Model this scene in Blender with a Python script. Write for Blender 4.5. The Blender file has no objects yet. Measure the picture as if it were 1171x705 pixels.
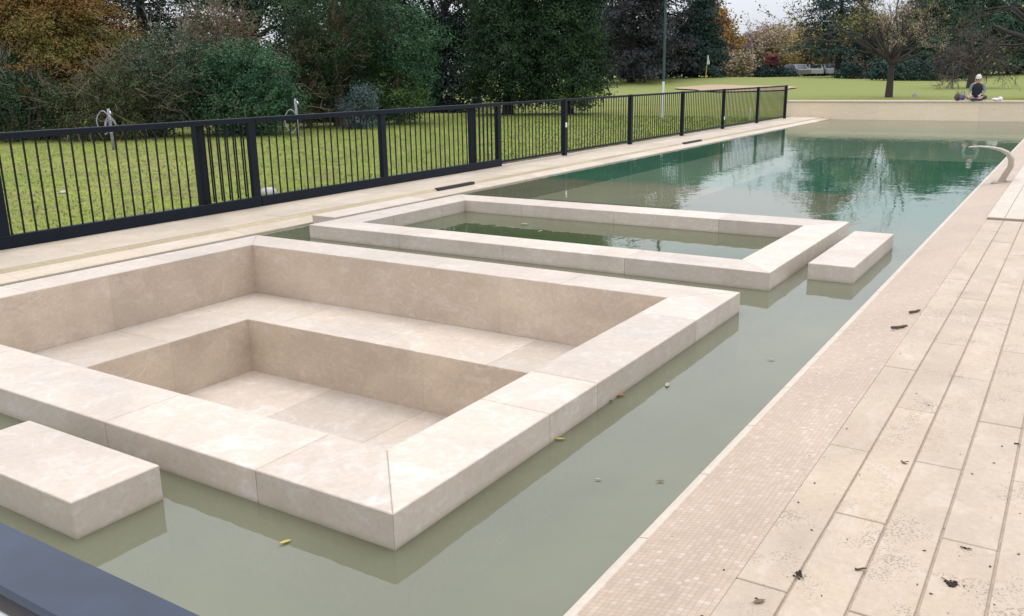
import bpy, bmesh, math, random
import numpy as np
from mathutils import Vector, Matrix, noise as mnoise

random.seed(7)
RNG = np.random.default_rng(11)
scene = bpy.context.scene
COL = scene.collection

# ------------------------------------------------------------------ camera
CAM_R = Vector((0.8429475, 0.53778293, -0.01513375))
CAM_U = Vector((-0.12511554, 0.22331569, 0.96668309))
CAM_F = Vector((-0.52324527, 0.81296963, -0.25552841))
CAM_C = Vector((0, 0, 1.6))
FPX = 1004.44
cd = bpy.data.cameras.new('camera')
cam = bpy.data.objects.new('camera', cd)
COL.objects.link(cam)
m = Matrix((CAM_R, CAM_U, -CAM_F)).transposed().to_4x4()
m.translation = CAM_C
cam.matrix_world = m
cd.sensor_width = 36
cd.lens = FPX / 1171 * 36
cd.clip_start = 0.05
cd.clip_end = 2000
scene.camera = cam


def sstep(a, b, x):
    t = np.clip((x - a) / (b - a), 0, 1)
    return t * t * (3 - 2 * t)


def gh(x, y):
    """height of the lawn: flat round the pool, gently rising towards the far trees"""
    d = x * CAM_F.x / .966 + y * CAM_F.y / .966
    z = 0.055 + 0.95 * sstep(46, 105, d)
    gx, gy = GREEN
    q = np.hypot((x - gx) / 17, (y - gy) / 15)
    z = z + 0.36 * (1 - sstep(0.25, 1.0, q))
    return z


def at(px, D):
    """point on the lawn seen in picture column px at distance D along the view"""
    hy = 96.2 - (96.2 - 77.8) * px / 1171
    r = CAM_R * ((px - 585.5) / FPX) - CAM_U * ((hy - 352.5) / FPX) + CAM_F
    return CAM_C.x + r.x * D, CAM_C.y + r.y * D


GREEN = (0, 0)
GREEN = at(800, 82)

# ------------------------------------------------------------------ helpers


class MB:
    def __init__(self):
        self.v, self.f, self.mi = [], [], []
        self.m = 0

    def add(self, vs, fs):
        o = len(self.v)
        self.v += [tuple(p) for p in vs]
        self.f += [tuple(i + o for i in q) for q in fs]
        self.mi += [self.m] * len(fs)
        return self

    def box(self, x0, x1, y0, y1, z0, z1, b=0.0):
        if b <= 0:
            vs = [(x, y, z) for z in (z0, z1) for y in (y0, y1) for x in (x0, x1)]
            return self.add(vs, [(0, 2, 3, 1), (4, 5, 7, 6), (0, 1, 5, 4), (2, 6, 7, 3), (0, 4, 6, 2), (1, 3, 7, 5)])
        # box with chamfered top and vertical edges
        def ring(i, z):
            X0, X1, Y0, Y1 = x0 + i, x1 - i, y0 + i, y1 - i
            return [(X0 + b, Y0, z), (X1 - b, Y0, z), (X1, Y0 + b, z), (X1, Y1 - b, z),
                    (X1 - b, Y1, z), (X0 + b, Y1, z), (X0, Y1 - b, z), (X0, Y0 + b, z)]
        vs = ring(0, z0) + ring(0, z1 - b) + ring(b * .8, z1)
        fs = []
        for k in range(2):
            for i in range(8):
                j = (i + 1) % 8
                fs.append((k * 8 + i, k * 8 + j, k * 8 + 8 + j, k * 8 + 8 + i))
        fs.append(tuple(range(16, 24)))
        fs.append(tuple(range(7, -1, -1)))
        return self.add(vs, fs)

    def prism(self, poly, z0, z1, b=0.0):
        """vertical prism over a counter-clockwise polygon, chamfered top"""
        n = len(poly)
        c = Vector((sum(p[0] for p in poly) / n, sum(p[1] for p in poly) / n))

        def inset(d):
            out = []
            for i in range(n):
                p, q, r = Vector(poly[i - 1]), Vector(poly[i]), Vector(poly[(i + 1) % n])
                e1, e2 = (q - p).normalized(), (r - q).normalized()
                n1, n2 = Vector((-e1.y, e1.x)), Vector((-e2.y, e2.x))
                k = (n1 + n2) / max(1 + n1.dot(n2), .2)
                out.append(q + k * d)
            return out
        rings = [(poly, z0), (poly, z1 - b), (inset(b), z1)] if b else [(poly, z0), (poly, z1)]
        vs = [(p[0], p[1], z) for P, z in rings for p in P]
        fs = []
        for k in range(len(rings) - 1):
            for i in range(n):
                j = (i + 1) % n
                fs.append((k * n + i, k * n + j, k * n + n + j, k * n + n + i))
        fs.append(tuple(range((len(rings) - 1) * n, len(rings) * n)))
        fs.append(tuple(range(n - 1, -1, -1)))
        return self.add(vs, fs)

    def tube(self, pts, rad, n=6, cap=True):
        pts = [Vector(p) for p in pts]
        if not hasattr(rad, '__len__'):
            rad = [rad] * len(pts)
        t0 = (pts[1] - pts[0]).normalized()
        up = Vector((0, 0, 1)) if abs(t0.z) < .9 else Vector((1, 0, 0))
        u = t0.cross(up).normalized()
        vs = []
        for i, p in enumerate(pts):
            t = (pts[min(i + 1, len(pts) - 1)] - pts[max(i - 1, 0)]).normalized()
            u = (u - t * u.dot(t))
            if u.length < 1e-6:
                u = t.orthogonal()
            u.normalize()
            w = t.cross(u)
            for k in range(n):
                a = 2 * math.pi * k / n
                vs.append(p + (u * math.cos(a) + w * math.sin(a)) * rad[i])
        fs = []
        for i in range(len(pts) - 1):
            for k in range(n):
                l = (k + 1) % n
                fs.append((i * n + k, i * n + l, i * n + n + l, i * n + n + k))
        if cap:
            fs.append(tuple(range(n - 1, -1, -1)))
            fs.append(tuple(range((len(pts) - 1) * n, len(pts) * n)))
        return self.add(vs, fs)

    def ball(self, c, r, seg=10, rings=7, jit=0.0, rnd=random):
        cx, cy, cz = c
        rx, ry, rz = r if hasattr(r, '__len__') else (r, r, r)
        vs = [(cx, cy, cz - rz)]
        for i in range(1, rings):
            th = math.pi * i / rings
            for k in range(seg):
                a = 2 * math.pi * k / seg
                j = 1 + rnd.uniform(-jit, jit)
                vs.append((cx + rx * j * math.sin(th) * math.cos(a), cy + ry * j * math.sin(th) * math.sin(a), cz - rz * j * math.cos(th)))
        vs.append((cx, cy, cz + rz))
        fs = [(0, 1 + (k + 1) % seg, 1 + k) for k in range(seg)]
        for i in range(rings - 2):
            for k in range(seg):
                l = (k + 1) % seg
                fs.append((1 + i * seg + k, 1 + i * seg + l, 1 + (i + 1) * seg + l, 1 + (i + 1) * seg + k))
        e = len(vs) - 1
        o = 1 + (rings - 2) * seg
        fs += [(e, o + k, o + (k + 1) % seg) for k in range(seg)]
        return self.add(vs, fs)

    def build(self, name, mat, parent=None, smooth=False, loc=None):
        me = bpy.data.meshes.new(name)
        v = self.v
        if loc is not None:
            v = [(a - loc[0], b - loc[1], c - loc[2]) for a, b, c in v]
        me.from_pydata(v, [], self.f)
        for mm in (mat if isinstance(mat, (list, tuple)) else [mat]):
            me.materials.append(mm)
        if any(self.mi):
            me.polygons.foreach_set('material_index', self.mi)
        if smooth:
            me.polygons.foreach_set('use_smooth', [True] * len(me.polygons))
        o = bpy.data.objects.new(name, me)
        COL.objects.link(o)
        if parent is not None:
            o.parent = parent
        if loc is not None:
            o.location = loc
        return o


def child(mb, name, mat, root, smooth=False):
    """part modelled in world coordinates, parented to a root that only has a location"""
    o = mb.build(name, mat, root, smooth)
    o.location = -Vector(root.location)
    return o


def tag(o, label, cat, group=None):
    o['label'] = label
    o['category'] = cat
    if group:
        o['group'] = group
    return o


def struct(o, kind='structure'):
    o['kind'] = kind
    return o


def empty(name, loc, label, cat, group=None):
    o = bpy.data.objects.new(name, None)
    o.empty_display_size = .2
    COL.objects.link(o)
    o.location = loc
    return tag(o, label, cat, group)


# ------------------------------------------------------------------ materials
def newmat(name):
    mt = bpy.data.materials.new(name)
    mt.use_nodes = True
    nt = mt.node_tree
    return mt, nt, nt.nodes['Principled BSDF']


class NT:
    def __init__(self, nt):
        self.nt = nt

    def n(self, t, **kw):
        x = self.nt.nodes.new(t)
        for k, v in kw.items():
            setattr(x, k, v)
        return x

    def l(self, a, b):
        self.nt.links.new(a, b)

    def noise(self, vec, scale, detail=4, rough=.55, dist=0.0):
        x = self.n('ShaderNodeTexNoise')
        x.inputs['Scale'].default_value = scale
        x.inputs['Detail'].default_value = detail
        x.inputs['Roughness'].default_value = rough
        x.inputs['Distortion'].default_value = dist
        if vec is not None:
            self.l(vec, x.inputs['Vector'])
        return x.outputs['Fac']

    def ramp(self, fac, stops, interp='LINEAR'):
        x = self.n('ShaderNodeValToRGB')
        x.color_ramp.interpolation = interp
        el = x.color_ramp.elements
        while len(el) < len(stops):
            el.new(.5)
        for e, (p, c) in zip(el, stops):
            e.position = p
            e.color = (*c, 1) if len(c) == 3 else c
        self.l(fac, x.inputs['Fac'])
        return x.outputs['Color']

    def mix(self, fac, a, b, mode='MIX'):
        x = self.n('ShaderNodeMix', data_type='RGBA', blend_type=mode)
        for s, val in ((0, fac), (6, a), (7, b)):
            if hasattr(val, 'is_output'):
                self.l(val, x.inputs[s])
            else:
                x.inputs[s].default_value = val if s == 0 else (*val, 1)
        return x.outputs[2]

    def math(self, op, a, b=None, c=None, clamp=False):
        x = self.n('ShaderNodeMath', operation=op, use_clamp=clamp)
        for i, val in enumerate((a, b, c)):
            if val is None:
                continue
            if hasattr(val, 'is_output'):
                self.l(val, x.inputs[i])
            else:
                x.inputs[i].default_value = val
        return x.outputs[0]

    def pos(self, scale=(1, 1, 1)):
        g = self.n('ShaderNodeNewGeometry')
        mp = self.n('ShaderNodeMapping')
        mp.inputs['Scale'].default_value = scale
        self.l(g.outputs['Position'], mp.inputs['Vector'])
        return mp.outputs['Vector'], g

    def bump(self, h, strength, dist, bsdf):
        b = self.n('ShaderNodeBump')
        b.inputs['Strength'].default_value = strength
        b.inputs['Distance'].default_value = dist
        self.l(h, b.inputs['Height'])
        self.l(b.outputs['Normal'], bsdf.inputs['Normal'])


def g3(v):
    return (v, v, v)


def travertine(name, base, light, warm, var=.16, pores=.35, rough=.55, stretch=(1, 1, 2.2), stain=0.0, waterline=False):
    mt, nt, b = newmat(name)
    N = NT(nt)
    p, g = N.pos(stretch)
    big = N.noise(p, 1.7, 6, .62, .6)
    med = N.noise(p, 7, 7, .65, 1.2)
    c = N.mix(N.ramp(big, [(.36, g3(0)), (.66, g3(1))]), base, warm)
    c = N.mix(N.ramp(med, [(.5, g3(0)), (.72, g3(.85))]), c, light)
    isl = g.outputs['Random Per Island']
    tone = N.ramp(isl, [(0, g3(1 - var)), (.5, g3(1 - var * .35)), (1, g3(1 + var * .3))])
    c = N.mix(1, c, tone, 'MULTIPLY')
    # pores of the stone
    p2, _ = N.pos((1, 1, 1))
    v = N.n('ShaderNodeTexVoronoi')
    v.inputs['Scale'].default_value = 95
    N.l(p2, v.inputs['Vector'])
    rad = N.noise(p2, 4.5, 3, .6)
    thr = N.math('MULTIPLY', N.math('SUBTRACT', rad, .40), .85 * pores * 2)
    pit = N.math('LESS_THAN', v.outputs['Distance'], thr)
    dark = tuple(x * .42 for x in base)
    c = N.mix(N.math('MULTIPLY', pit, .6), c, dark)
    # fine clouds and faint dirt
    fine = N.noise(p2, 38, 5, .7)
    c = N.mix(1, c, N.ramp(fine, [(.25, g3(.86)), (.75, g3(1.06))]), 'MULTIPLY')
    if stain:
        s = N.noise(p2, 1.1, 8, .68, .8)
        c = N.mix(N.ramp(s, [(.47, g3(0)), (.70, g3(stain))]), c, tuple(x * .62 for x in warm))
    if waterline:
        sx = N.n('ShaderNodeSeparateXYZ')
        N.l(p2, sx.inputs[0])
        hgt = N.math('ABSOLUTE', N.math('SUBTRACT', sx.outputs[2], .004))
        wv = N.math('MULTIPLY_ADD', N.noise(p2, 6, 5, .7), .05, -.006)
        k = N.math('LESS_THAN', hgt, wv)
        k2 = N.ramp(N.math('DIVIDE', hgt, .034), [(0, g3(.5)), (.2, g3(.2)), (1, g3(0))])
        c = N.mix(N.math('MULTIPLY', k2, N.math('MULTIPLY_ADD', k, .5, .5)), c, (.25, .20, .11))
    N.l(c, b.inputs['Base Color'])
    b.inputs['Roughness'].default_value = rough
    b.inputs['Specular IOR Level'].default_value = .35
    h = N.math('SUBTRACT', N.math('MULTIPLY', fine, .4), N.math('MULTIPLY', pit, .8))
    N.bump(h, .35, .004, b)
    return mt


M = {}
M['stone'] = travertine('travertine_smooth', (.55, .472, .395), (.64, .585, .53), (.565, .465, .375), .15, .22, .45, (1, 1, 2), .5, True)
M['stone_side'] = travertine('travertine_wall', (.535, .425, .325), (.66, .57, .465), (.61, .50, .38), .13, .14, .5, (1, 1, 1.6), .6)
M['deck'] = travertine('travertine_deck', (.468, .376, .284), (.53, .445, .352), (.478, .376, .272), .07, .98, .65, (1, .45, 1), .5)
M['deck_pale'] = travertine('travertine_deck_pale', (.54, .46, .375), (.59, .52, .445), (.525, .445, .36), .06, .3, .6, (1, .5, 1), .2)
M['deck_left'] = travertine('travertine_walk', (.53, .44, .345), (.60, .53, .45), (.51, .41, .30), .14, .2, .6, (1, .3, 1), .35)
M['ochre'] = travertine('stained_edge', (.42, .345, .215), (.48, .405, .28), (.37, .30, .175), .15, .1, .7)
M['far_wall'] = travertine('travertine_far', (.77, .65, .475), (.80, .70, .54), (.74, .61, .43), .08, .05, .6, (.5, 1, 2))


def plain(name, col, rough=.5, metal=0.0, var=.15, scale=12, bump=0.0):
    mt, nt, b = newmat(name)
    N = NT(nt)
    tc = N.n('ShaderNodeTexCoord')
    f = N.noise(tc.outputs['Object'], scale, 5, .6)
    c = N.ramp(f, [(.25, tuple(x * (1 - var) for x in col)), (.75, tuple(min(1, x * (1 + var)) for x in col))])
    N.l(c, b.inputs['Base Color'])
    b.inputs['Roughness'].default_value = rough
    b.inputs['Metallic'].default_value = metal
    if bump:
        N.bump(f, bump, .01, b)
    return mt


M['grout'] = plain('joint_mortar', (.39, .305, .23), .9, 0, .2, 30)
M['fence'] = plain('navy_paint', (.003, .0065, .013), .5, 0, .3, 6)
M['rail'] = plain('navy_paint_sky_sheen', (.015, .027, .05), .4, 0, .45, 9, .12)  # fence navy made lighter and bluer: sky reflection put into the colour
M['fence'].node_tree.nodes['Principled BSDF'].inputs['Specular IOR Level'].default_value = .22
M['slot'] = plain('drain_metal', (.03, .025, .025), .6)
M['silt'] = plain('silt', (.27, .26, .17), .9, 0, .25, 3)
M['deep_floor'] = plain('green_floor', (.05, .16, .10), .9, 0, .3, 2)
M['steel'] = plain('brushed_steel', (.55, .55, .54), .28, 1.0, .1, 30)
M['spout'] = plain('spout_stone', (.36, .30, .23), .5, 0.0, .15, 14)
M['soil'] = plain('soil', (.075, .05, .034), .95, 0, .5, 18, .6)
M['bark'] = plain('bark_grey_brown', (.085, .065, .05), .9, 0, .4, 14, .5)
M['bark_mid'] = plain('bark_brown', (.05, .038, .032), .9, 0, .4, 14, .5)
M['bark_dark'] = plain('bark_dark', (.03, .025, .022), .9, 0, .4, 14, .5)
M['bark_red'] = plain('bark_reddish', (.13, .07, .045), .9, 0, .35, 10, .5)
M['twig'] = plain('twig', (.17, .125, .09), .9, 0, .3, 8)
M['twig_purple'] = plain('twig_purplish', (.075, .055, .052), .9, 0, .3, 8)
M['white'] = plain('white_paint', (.74, .75, .80), .5, 0, .08, 8)
M['tap'] = plain('lilac_grey_plastic', (.30, .30, .35), .6, 0, .1, 8)
M['green_pole'] = plain('green_pole_paint', (.03, .065, .06), .5, 0, .15, 5)
M['yellow'] = plain('yellow_stick', (.62, .52, .06), .5)
M['sand'] = plain('bunker_sand', (.36, .265, .16), .95, 0, .14, 2)
M['stone_grey'] = plain('pale_stone', (.4, .385, .36), .8, 0, .25, 6, .4)
M['skin'] = plain('skin', (.52, .31, .23), .55, 0, .05)
M['jeans'] = plain('jeans', (.03, .04, .085), .85, 0, .2, 30)
M['vest'] = plain('dark_vest', (.012, .016, .026), .75, 0, .2, 20)
M['sleeve'] = plain('grey_sleeve', (.20, .21, .21), .85, 0, .15, 20)
M['shoe'] = plain('dark_shoe', (.03, .022, .02), .6)
M['hair'] = plain('brown_hair', (.035, .022, .015), .6)
M['cap'] = plain('pale_cap', (.60, .56, .55), .8, 0, .08, 20)
M['purple'] = plain('purple_cloth', (.12, .08, .20), .75, 0, .2, 15)
M['brown_cloth'] = plain('brown_cloth', (.09, .05, .045), .8, 0, .2, 15)
M['plastic'] = plain('white_plastic', (.7, .7, .68), .5, 0, .1, 15)
M['car_grey'] = plain('grey_car_paint', (.24, .25, .28), .35, .2, .05)
M['car_white'] = plain('white_car_paint', (.5, .51, .52), .35, 0, .05)
M['glass'] = plain('dark_glass', (.05, .06, .07), .15)
M['tyre'] = plain('tyre', (.02, .02, .02), .8)
M['leaf_brown'] = plain('dry_leaf', (.16, .095, .035), .7, 0, .35, 40)
M['leaf_orange'] = plain('orange_leaf', (.36, .14, .025), .6, 0, .35, 40)
M['leaf_yellow'] = plain('yellow_leaf', (.42, .34, .07), .6, 0, .3, 40)
M['leaf_pale'] = plain('pale_leaf', (.30, .265, .18), .6, 0, .3, 40)
M['dirt'] = plain('dark_dirt', (.028, .02, .015), .95, 0, .4, 40)


def leafmat(name, cols, hue_noise=.6, scale=.9, spec=.1):
    """leaf colours: one random per leaf, drifting in large patches through the crown"""
    mt, nt, b = newmat(name)
    N = NT(nt)
    g = N.n('ShaderNodeNewGeometry')
    tc = N.n('ShaderNodeTexCoord')
    nz = N.noise(tc.outputs['Object'], scale, 3, .6)
    f = N.math('ADD', N.math('MULTIPLY', g.outputs['Random Per Island'], 1 - hue_noise),
               N.math('MULTIPLY', N.math('MULTIPLY_ADD', nz, 2.4, -.7), hue_noise), clamp=True)
    k = len(cols)
    c = N.ramp(f, [(i / max(1, k - 1), cc) for i, cc in enumerate(cols)])
    N.l(c, b.inputs['Base Color'])
    b.inputs['Roughness'].default_value = .6
    b.inputs['Specular IOR Level'].default_value = spec
    return mt


M['lf_dark'] = leafmat('leaves_dark_evergreen', [(.013, .030, .017), (.024, .050, .024), (.040, .076, .032), (.062, .098, .042)])
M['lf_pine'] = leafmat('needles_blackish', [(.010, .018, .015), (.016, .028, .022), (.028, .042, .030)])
M['lf_green'] = leafmat('leaves_bottle_green', [(.022, .055, .030), (.038, .090, .044), (.060, .125, .060), (.10, .165, .09)])
M['lf_olive'] = leafmat('leaves_olive', [(.036, .052, .024), (.058, .075, .030), (.085, .092, .045), (.045, .070, .025)])
M['lf_grey'] = leafmat('leaves_greyish', [(.036, .066, .036), (.055, .092, .048), (.10, .12, .075), (.045, .075, .034)])
M['lf_rust'] = leafmat('leaves_rust', [(.085, .105, .024), (.14, .118, .03), (.20, .092, .03), (.155, .058, .024)], .72, .55)
M['lf_tan'] = leafmat('leaves_tan', [(.12, .085, .045), (.085, .08, .04), (.17, .12, .075), (.06, .07, .03)])
M['lf_blue'] = leafmat('leaves_blue_grey', [(.05, .085, .08), (.085, .125, .12), (.14, .185, .18)])
M['lf_bright'] = leafmat('leaves_bright', [(.06, .11, .025), (.10, .17, .035), (.15, .22, .05)])
M['lf_yellow'] = leafmat('leaves_yellow_green', [(.17, .18, .03), (.30, .28, .04), (.12, .15, .035), (.24, .17, .05)], .3)
M['lf_orange'] = leafmat('leaves_orange', [(.30, .135, .05), (.36, .18, .06), (.29, .21, .06), (.20, .18, .06)], .7, .25)
M['lf_brown'] = leafmat('leaves_brownish', [(.29, .215, .17), (.38, .28, .205), (.32, .27, .16), (.24, .185, .16)], .7, .22)
M['lf_olive_brown'] = leafmat('leaves_ochre', [(.30, .235, .10), (.38, .29, .12), (.26, .215, .11), (.21, .19, .10)], .6, .25)
M['lf_purple'] = leafmat('leaves_purple_brown', [(.23, .175, .165), (.30, .23, .21), (.21, .175, .155)], .6, .25)
M['lf_red'] = leafmat('leaves_red', [(.17, .05, .05), (.22, .085, .07), (.15, .06, .05)], .4, .4)
M['lf_far'] = leafmat('leaves_far_conifer', [(.022, .042, .042), (.036, .064, .055), (.054, .085, .066)], .5, .3)  # lightened: haze of distance put into the leaf colour
M['lf_fargreen'] = leafmat('leaves_far_green', [(.030, .060, .042), (.048, .090, .055), (.070, .12, .072)], .5, .25)  # greens paled as well, aerial haze painted into the leaves
M['lf_farbrown'] = leafmat('leaves_far_brown_pine', [(.022, .032, .035), (.048, .048, .047), (.030, .043, .043)], .6, .25)


# lawn
def lawn_mat():
    mt, nt, b = newmat('lawn')
    N = NT(nt)
    p, g = N.pos()
    big = N.noise(p, .16, 5, .6, .4)
    med = N.noise(p, 1.3, 6, .65)
    fine = N.noise(p, 26, 5, .7)
    c = N.ramp(big, [(.3, (.14, .21, .028)), (.5, (.205, .25, .044)), (.7, (.265, .275, .07))])
    c = N.mix(N.ramp(med, [(.40, g3(0)), (.64, g3(.85))]), c, (.20, .17, .075))
    tuft = N.noise(p, 7, 6, .7)
    c = N.mix(1, c, N.ramp(tuft, [(.3, g3(.72)), (.7, g3(1.25))]), 'MULTIPLY')
    c = N.mix(1, c, N.ramp(fine, [(.25, g3(.66)), (.75, g3(1.32))]), 'MULTIPLY')
    cx = N.n('ShaderNodeVectorMath', operation='DOT_PRODUCT')
    N.l(p, cx.inputs[0])
    cx.inputs[1].default_value = (-.5417, .8416, 0)
    fw_ = N.math('MULTIPLY_ADD', N.math('SUBTRACT', N.math('MULTIPLY_ADD', big, 14, cx.outputs['Value']), 57), .09, .5, clamp=True)      # mown fairway beyond
    c = N.mix(fw_, c, N.mix(med, (.18, .21, .065), (.23, .24, .08)))
    v = N.n('ShaderNodeTexVoronoi')
    v.inputs['Scale'].default_value = 5
    N.l(p, v.inputs['Vector'])
    spk = N.math('LESS_THAN', v.outputs['Distance'], .10)
    c = N.mix(N.math('MULTIPLY', spk, .4), c, (.26, .13, .05))
    N.l(c, b.inputs['Base Color'])
    b.inputs['Roughness'].default_value = .9
    b.inputs['Specular IOR Level'].default_value = .1
    N.bump(N.math('ADD', fine, N.math('MULTIPLY', med, 2)), .8, .03, b)
    return mt


M['lawn'] = lawn_mat()
def soft_normals(mt):
    N = NT(mt.node_tree)
    g = N.n('ShaderNodeNewGeometry')
    v = N.n('ShaderNodeVectorMath', operation='MULTIPLY_ADD')
    N.l(g.outputs['Normal'], v.inputs[0])
    v.inputs[1].default_value = (.3, .3, .3)
    v.inputs[2].default_value = (0, 0, 1)
    n2 = N.n('ShaderNodeVectorMath', operation='NORMALIZE')
    N.l(v.outputs[0], n2.inputs[0])
    N.l(n2.outputs[0], mt.node_tree.nodes['Principled BSDF'].inputs['Normal'])


M['blade'] = leafmat('grass_blades', [(.13, .21, .028), (.20, .28, .04), (.26, .30, .06), (.31, .28, .11)], .35, .5, .1)
soft_normals(M['blade'])


def water_mat(name, shelf, deep, kind):
    mt, nt, b = newmat(name)
    N = NT(nt)
    p, g = N.pos()
    sep = N.n('ShaderNodeSeparateXYZ')
    N.l(p, sep.inputs[0])
    x, y = sep.outputs[0], sep.outputs[1]
    cl = N.noise(p, .55, 5, .6, .8)
    if kind == 'pool':
        # silt over the shallow shelf round the stone tubs, green over the deep end
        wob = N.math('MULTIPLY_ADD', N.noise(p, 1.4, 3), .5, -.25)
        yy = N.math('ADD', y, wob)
        a = N.math('MULTIPLY_ADD', N.math('SUBTRACT', yy, 12.3), 2.6, .5, clamp=True)       # far edge of the shelf
        xr = N.math('MULTIPLY_ADD', N.math('ADD', x, 2.36), 7, .5, clamp=True)              # its long edge
        yr = N.math('MULTIPLY_ADD', N.math('SUBTRACT', yy, 9.8), .36, .5, clamp=True)
        d = N.math('MAXIMUM', a, N.math('MULTIPLY', xr, yr))
        c = N.mix(d, shelf, deep)
        c = N.mix(N.math('MULTIPLY_ADD', N.math('SUBTRACT', yy, 27.5), .22, .5, clamp=True), c, (.30, .27, .17))     # tan far end: the end wall's reflection strengthened in the water colour
    else:
        yr = N.math('MULTIPLY_ADD', N.math('SUBTRACT', y, 8.0), -.55, .5, clamp=True)
        c = N.mix(yr, shelf, deep)
    c = N.mix(1, c, N.ramp(cl, [(.25, g3(.82)), (.75, g3(1.16))]), 'MULTIPLY')
    out = nt.nodes['Material Output']
    nt.nodes.remove(b)
    df = N.n('ShaderNodeBsdfDiffuse')
    N.l(c, df.inputs['Color'])
    tr = N.n('ShaderNodeBsdfTransparent')
    tr.inputs['Color'].default_value = (.82, .80, .50, 1)
    gl = N.n('ShaderNodeBsdfGlossy')
    gl.inputs['Roughness'].default_value = .012
    fres = N.n('ShaderNodeFresnel')
    fres.inputs['IOR'].default_value = 1.66
    m1 = N.n('ShaderNodeMixShader')
    m1.inputs[0].default_value = .42
    N.l(df.outputs[0], m1.inputs[1])
    N.l(tr.outputs[0], m1.inputs[2])
    m2 = N.n('ShaderNodeMixShader')
    N.l(fres.outputs[0], m2.inputs[0])
    N.l(m1.outputs[0], m2.inputs[1])
    N.l(gl.outputs[0], m2.inputs[2])
    N.l(m2.outputs[0], out.inputs['Surface'])
    mp = N.n('ShaderNodeMapping')
    mp.inputs['Scale'].default_value = (1, .55, 1)
    N.l(p, mp.inputs['Vector'])
    w1 = N.noise(mp.outputs['Vector'], 3.2, 2, .5, .3)
    w2 = N.noise(mp.outputs['Vector'], 11, 2, .5)
    bp = N.n('ShaderNodeBump')
    bp.inputs['Strength'].default_value = .10
    bp.inputs['Distance'].default_value = .022
    N.l(N.math('ADD', w1, N.math('MULTIPLY', w2, .3)), bp.inputs['Height'])
    N.l(bp.outputs[0], gl.inputs['Normal'])
    N.l(bp.outputs[0], fres.inputs['Normal'])
    return mt


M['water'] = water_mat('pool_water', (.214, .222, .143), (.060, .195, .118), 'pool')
M['tubwater'] = water_mat('tub_water', (.21, .21, .125), (.055, .12, .04), 'tub')


def mosaic_mat():
    mt, nt, b = newmat('mosaic_tiles')
    N = NT(nt)
    p, g = N.pos((1 / .0205, 1 / .0205, 0))
    fl = N.n('ShaderNodeVectorMath', operation='FLOOR')
    N.l(p, fl.inputs[0])
    wn = N.n('ShaderNodeTexWhiteNoise', noise_dimensions='2D')
    N.l(fl.outputs[0], wn.inputs['Vector'])
    fr = N.n('ShaderNodeVectorMath', operation='FRACTION')
    N.l(p, fr.inputs[0])
    sep = N.n('ShaderNodeSeparateXYZ')
    N.l(fr.outputs[0], sep.inputs[0])
    p2, _ = N.pos()
    pat = N.noise(p2, 2.2, 5, .65)
    c = N.ramp(wn.outputs['Value'], [(0, (.40, .298, .215)), (.35, (.43, .32, .232)), (.8, (.452, .342, .252)), (.93, (.475, .368, .28)), (1, (.52, .42, .335))])
    ex = N.math('ABSOLUTE', N.math('SUBTRACT', sep.outputs[0], .5))
    ey = N.math('ABSOLUTE', N.math('SUBTRACT', sep.outputs[1], .5))
    ed = N.math('MAXIMUM', ex, ey)
    gro = N.ramp(ed, [(.40, g3(0)), (.47, g3(1))])
    worn = N.ramp(pat, [(.36, g3(.35)), (.62, g3(1))])
    c = N.mix(N.math('MULTIPLY', gro, worn), c, (.32, .235, .17))
    c = N.mix(N.ramp(pat, [(.45, g3(.0)), (.75, g3(.75))]), c, (.435, .328, .24))
    st = N.noise(p2, .8, 7, .7, 1)
    c = N.mix(1, c, N.ramp(st, [(.3, g3(.86)), (.7, g3(1.05))]), 'MULTIPLY')
    N.l(c, b.inputs['Base Color'])
    b.inputs['Roughness'].default_value = .5
    N.bump(N.math('MULTIPLY', gro, -1), .3, .003, b)
    return mt


M['mosaic'] = mosaic_mat()

# ------------------------------------------------------------------ pool geometry (metres)
WL, WR, WN, WF = -7.32, -1.16, 1.18, 31.64         # water rectangle
DZ = 0.08                                          # deck level
S1 = dict(l=-6.657, r=-1.848, n=2.089, f=5.771, li=-6.292, ri=-2.223, ni=2.499, fi=5.392)
S2 = dict(l=-6.644, r=-1.854, n=6.464, f=9.133, li=-6.262, ri=-2.194, ni=6.835, fi=8.708)
HZ = 0.141


def rect_minus(mb, outer, holes, z, step=None):
    xs = sorted({outer[0], outer[1]} | {h[i] for h in holes for i in (0, 1)})
    ys = sorted({outer[2], outer[3]} | {h[i] for h in holes for i in (2, 3)})
    idx = {}
    vs, fs = [], []

    def vi(a, b):
        if (a, b) not in idx:
            idx[(a, b)] = len(vs)
            zz = z(a, b) if callable(z) else z
            vs.append((a, b, zz))
        return idx[(a, b)]
    for a0, a1 in zip(xs, xs[1:]):
        for b0, b1 in zip(ys, ys[1:]):
            cx, cy = (a0 + a1) / 2, (b0 + b1) / 2
            if any(h[0] < cx < h[1] and h[2] < cy < h[3] for h in holes):
                continue
            fs.append((vi(a0, b0), vi(a1, b0), vi(a1, b1), vi(a0, b1)))
    mb.add(vs, fs)


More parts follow.
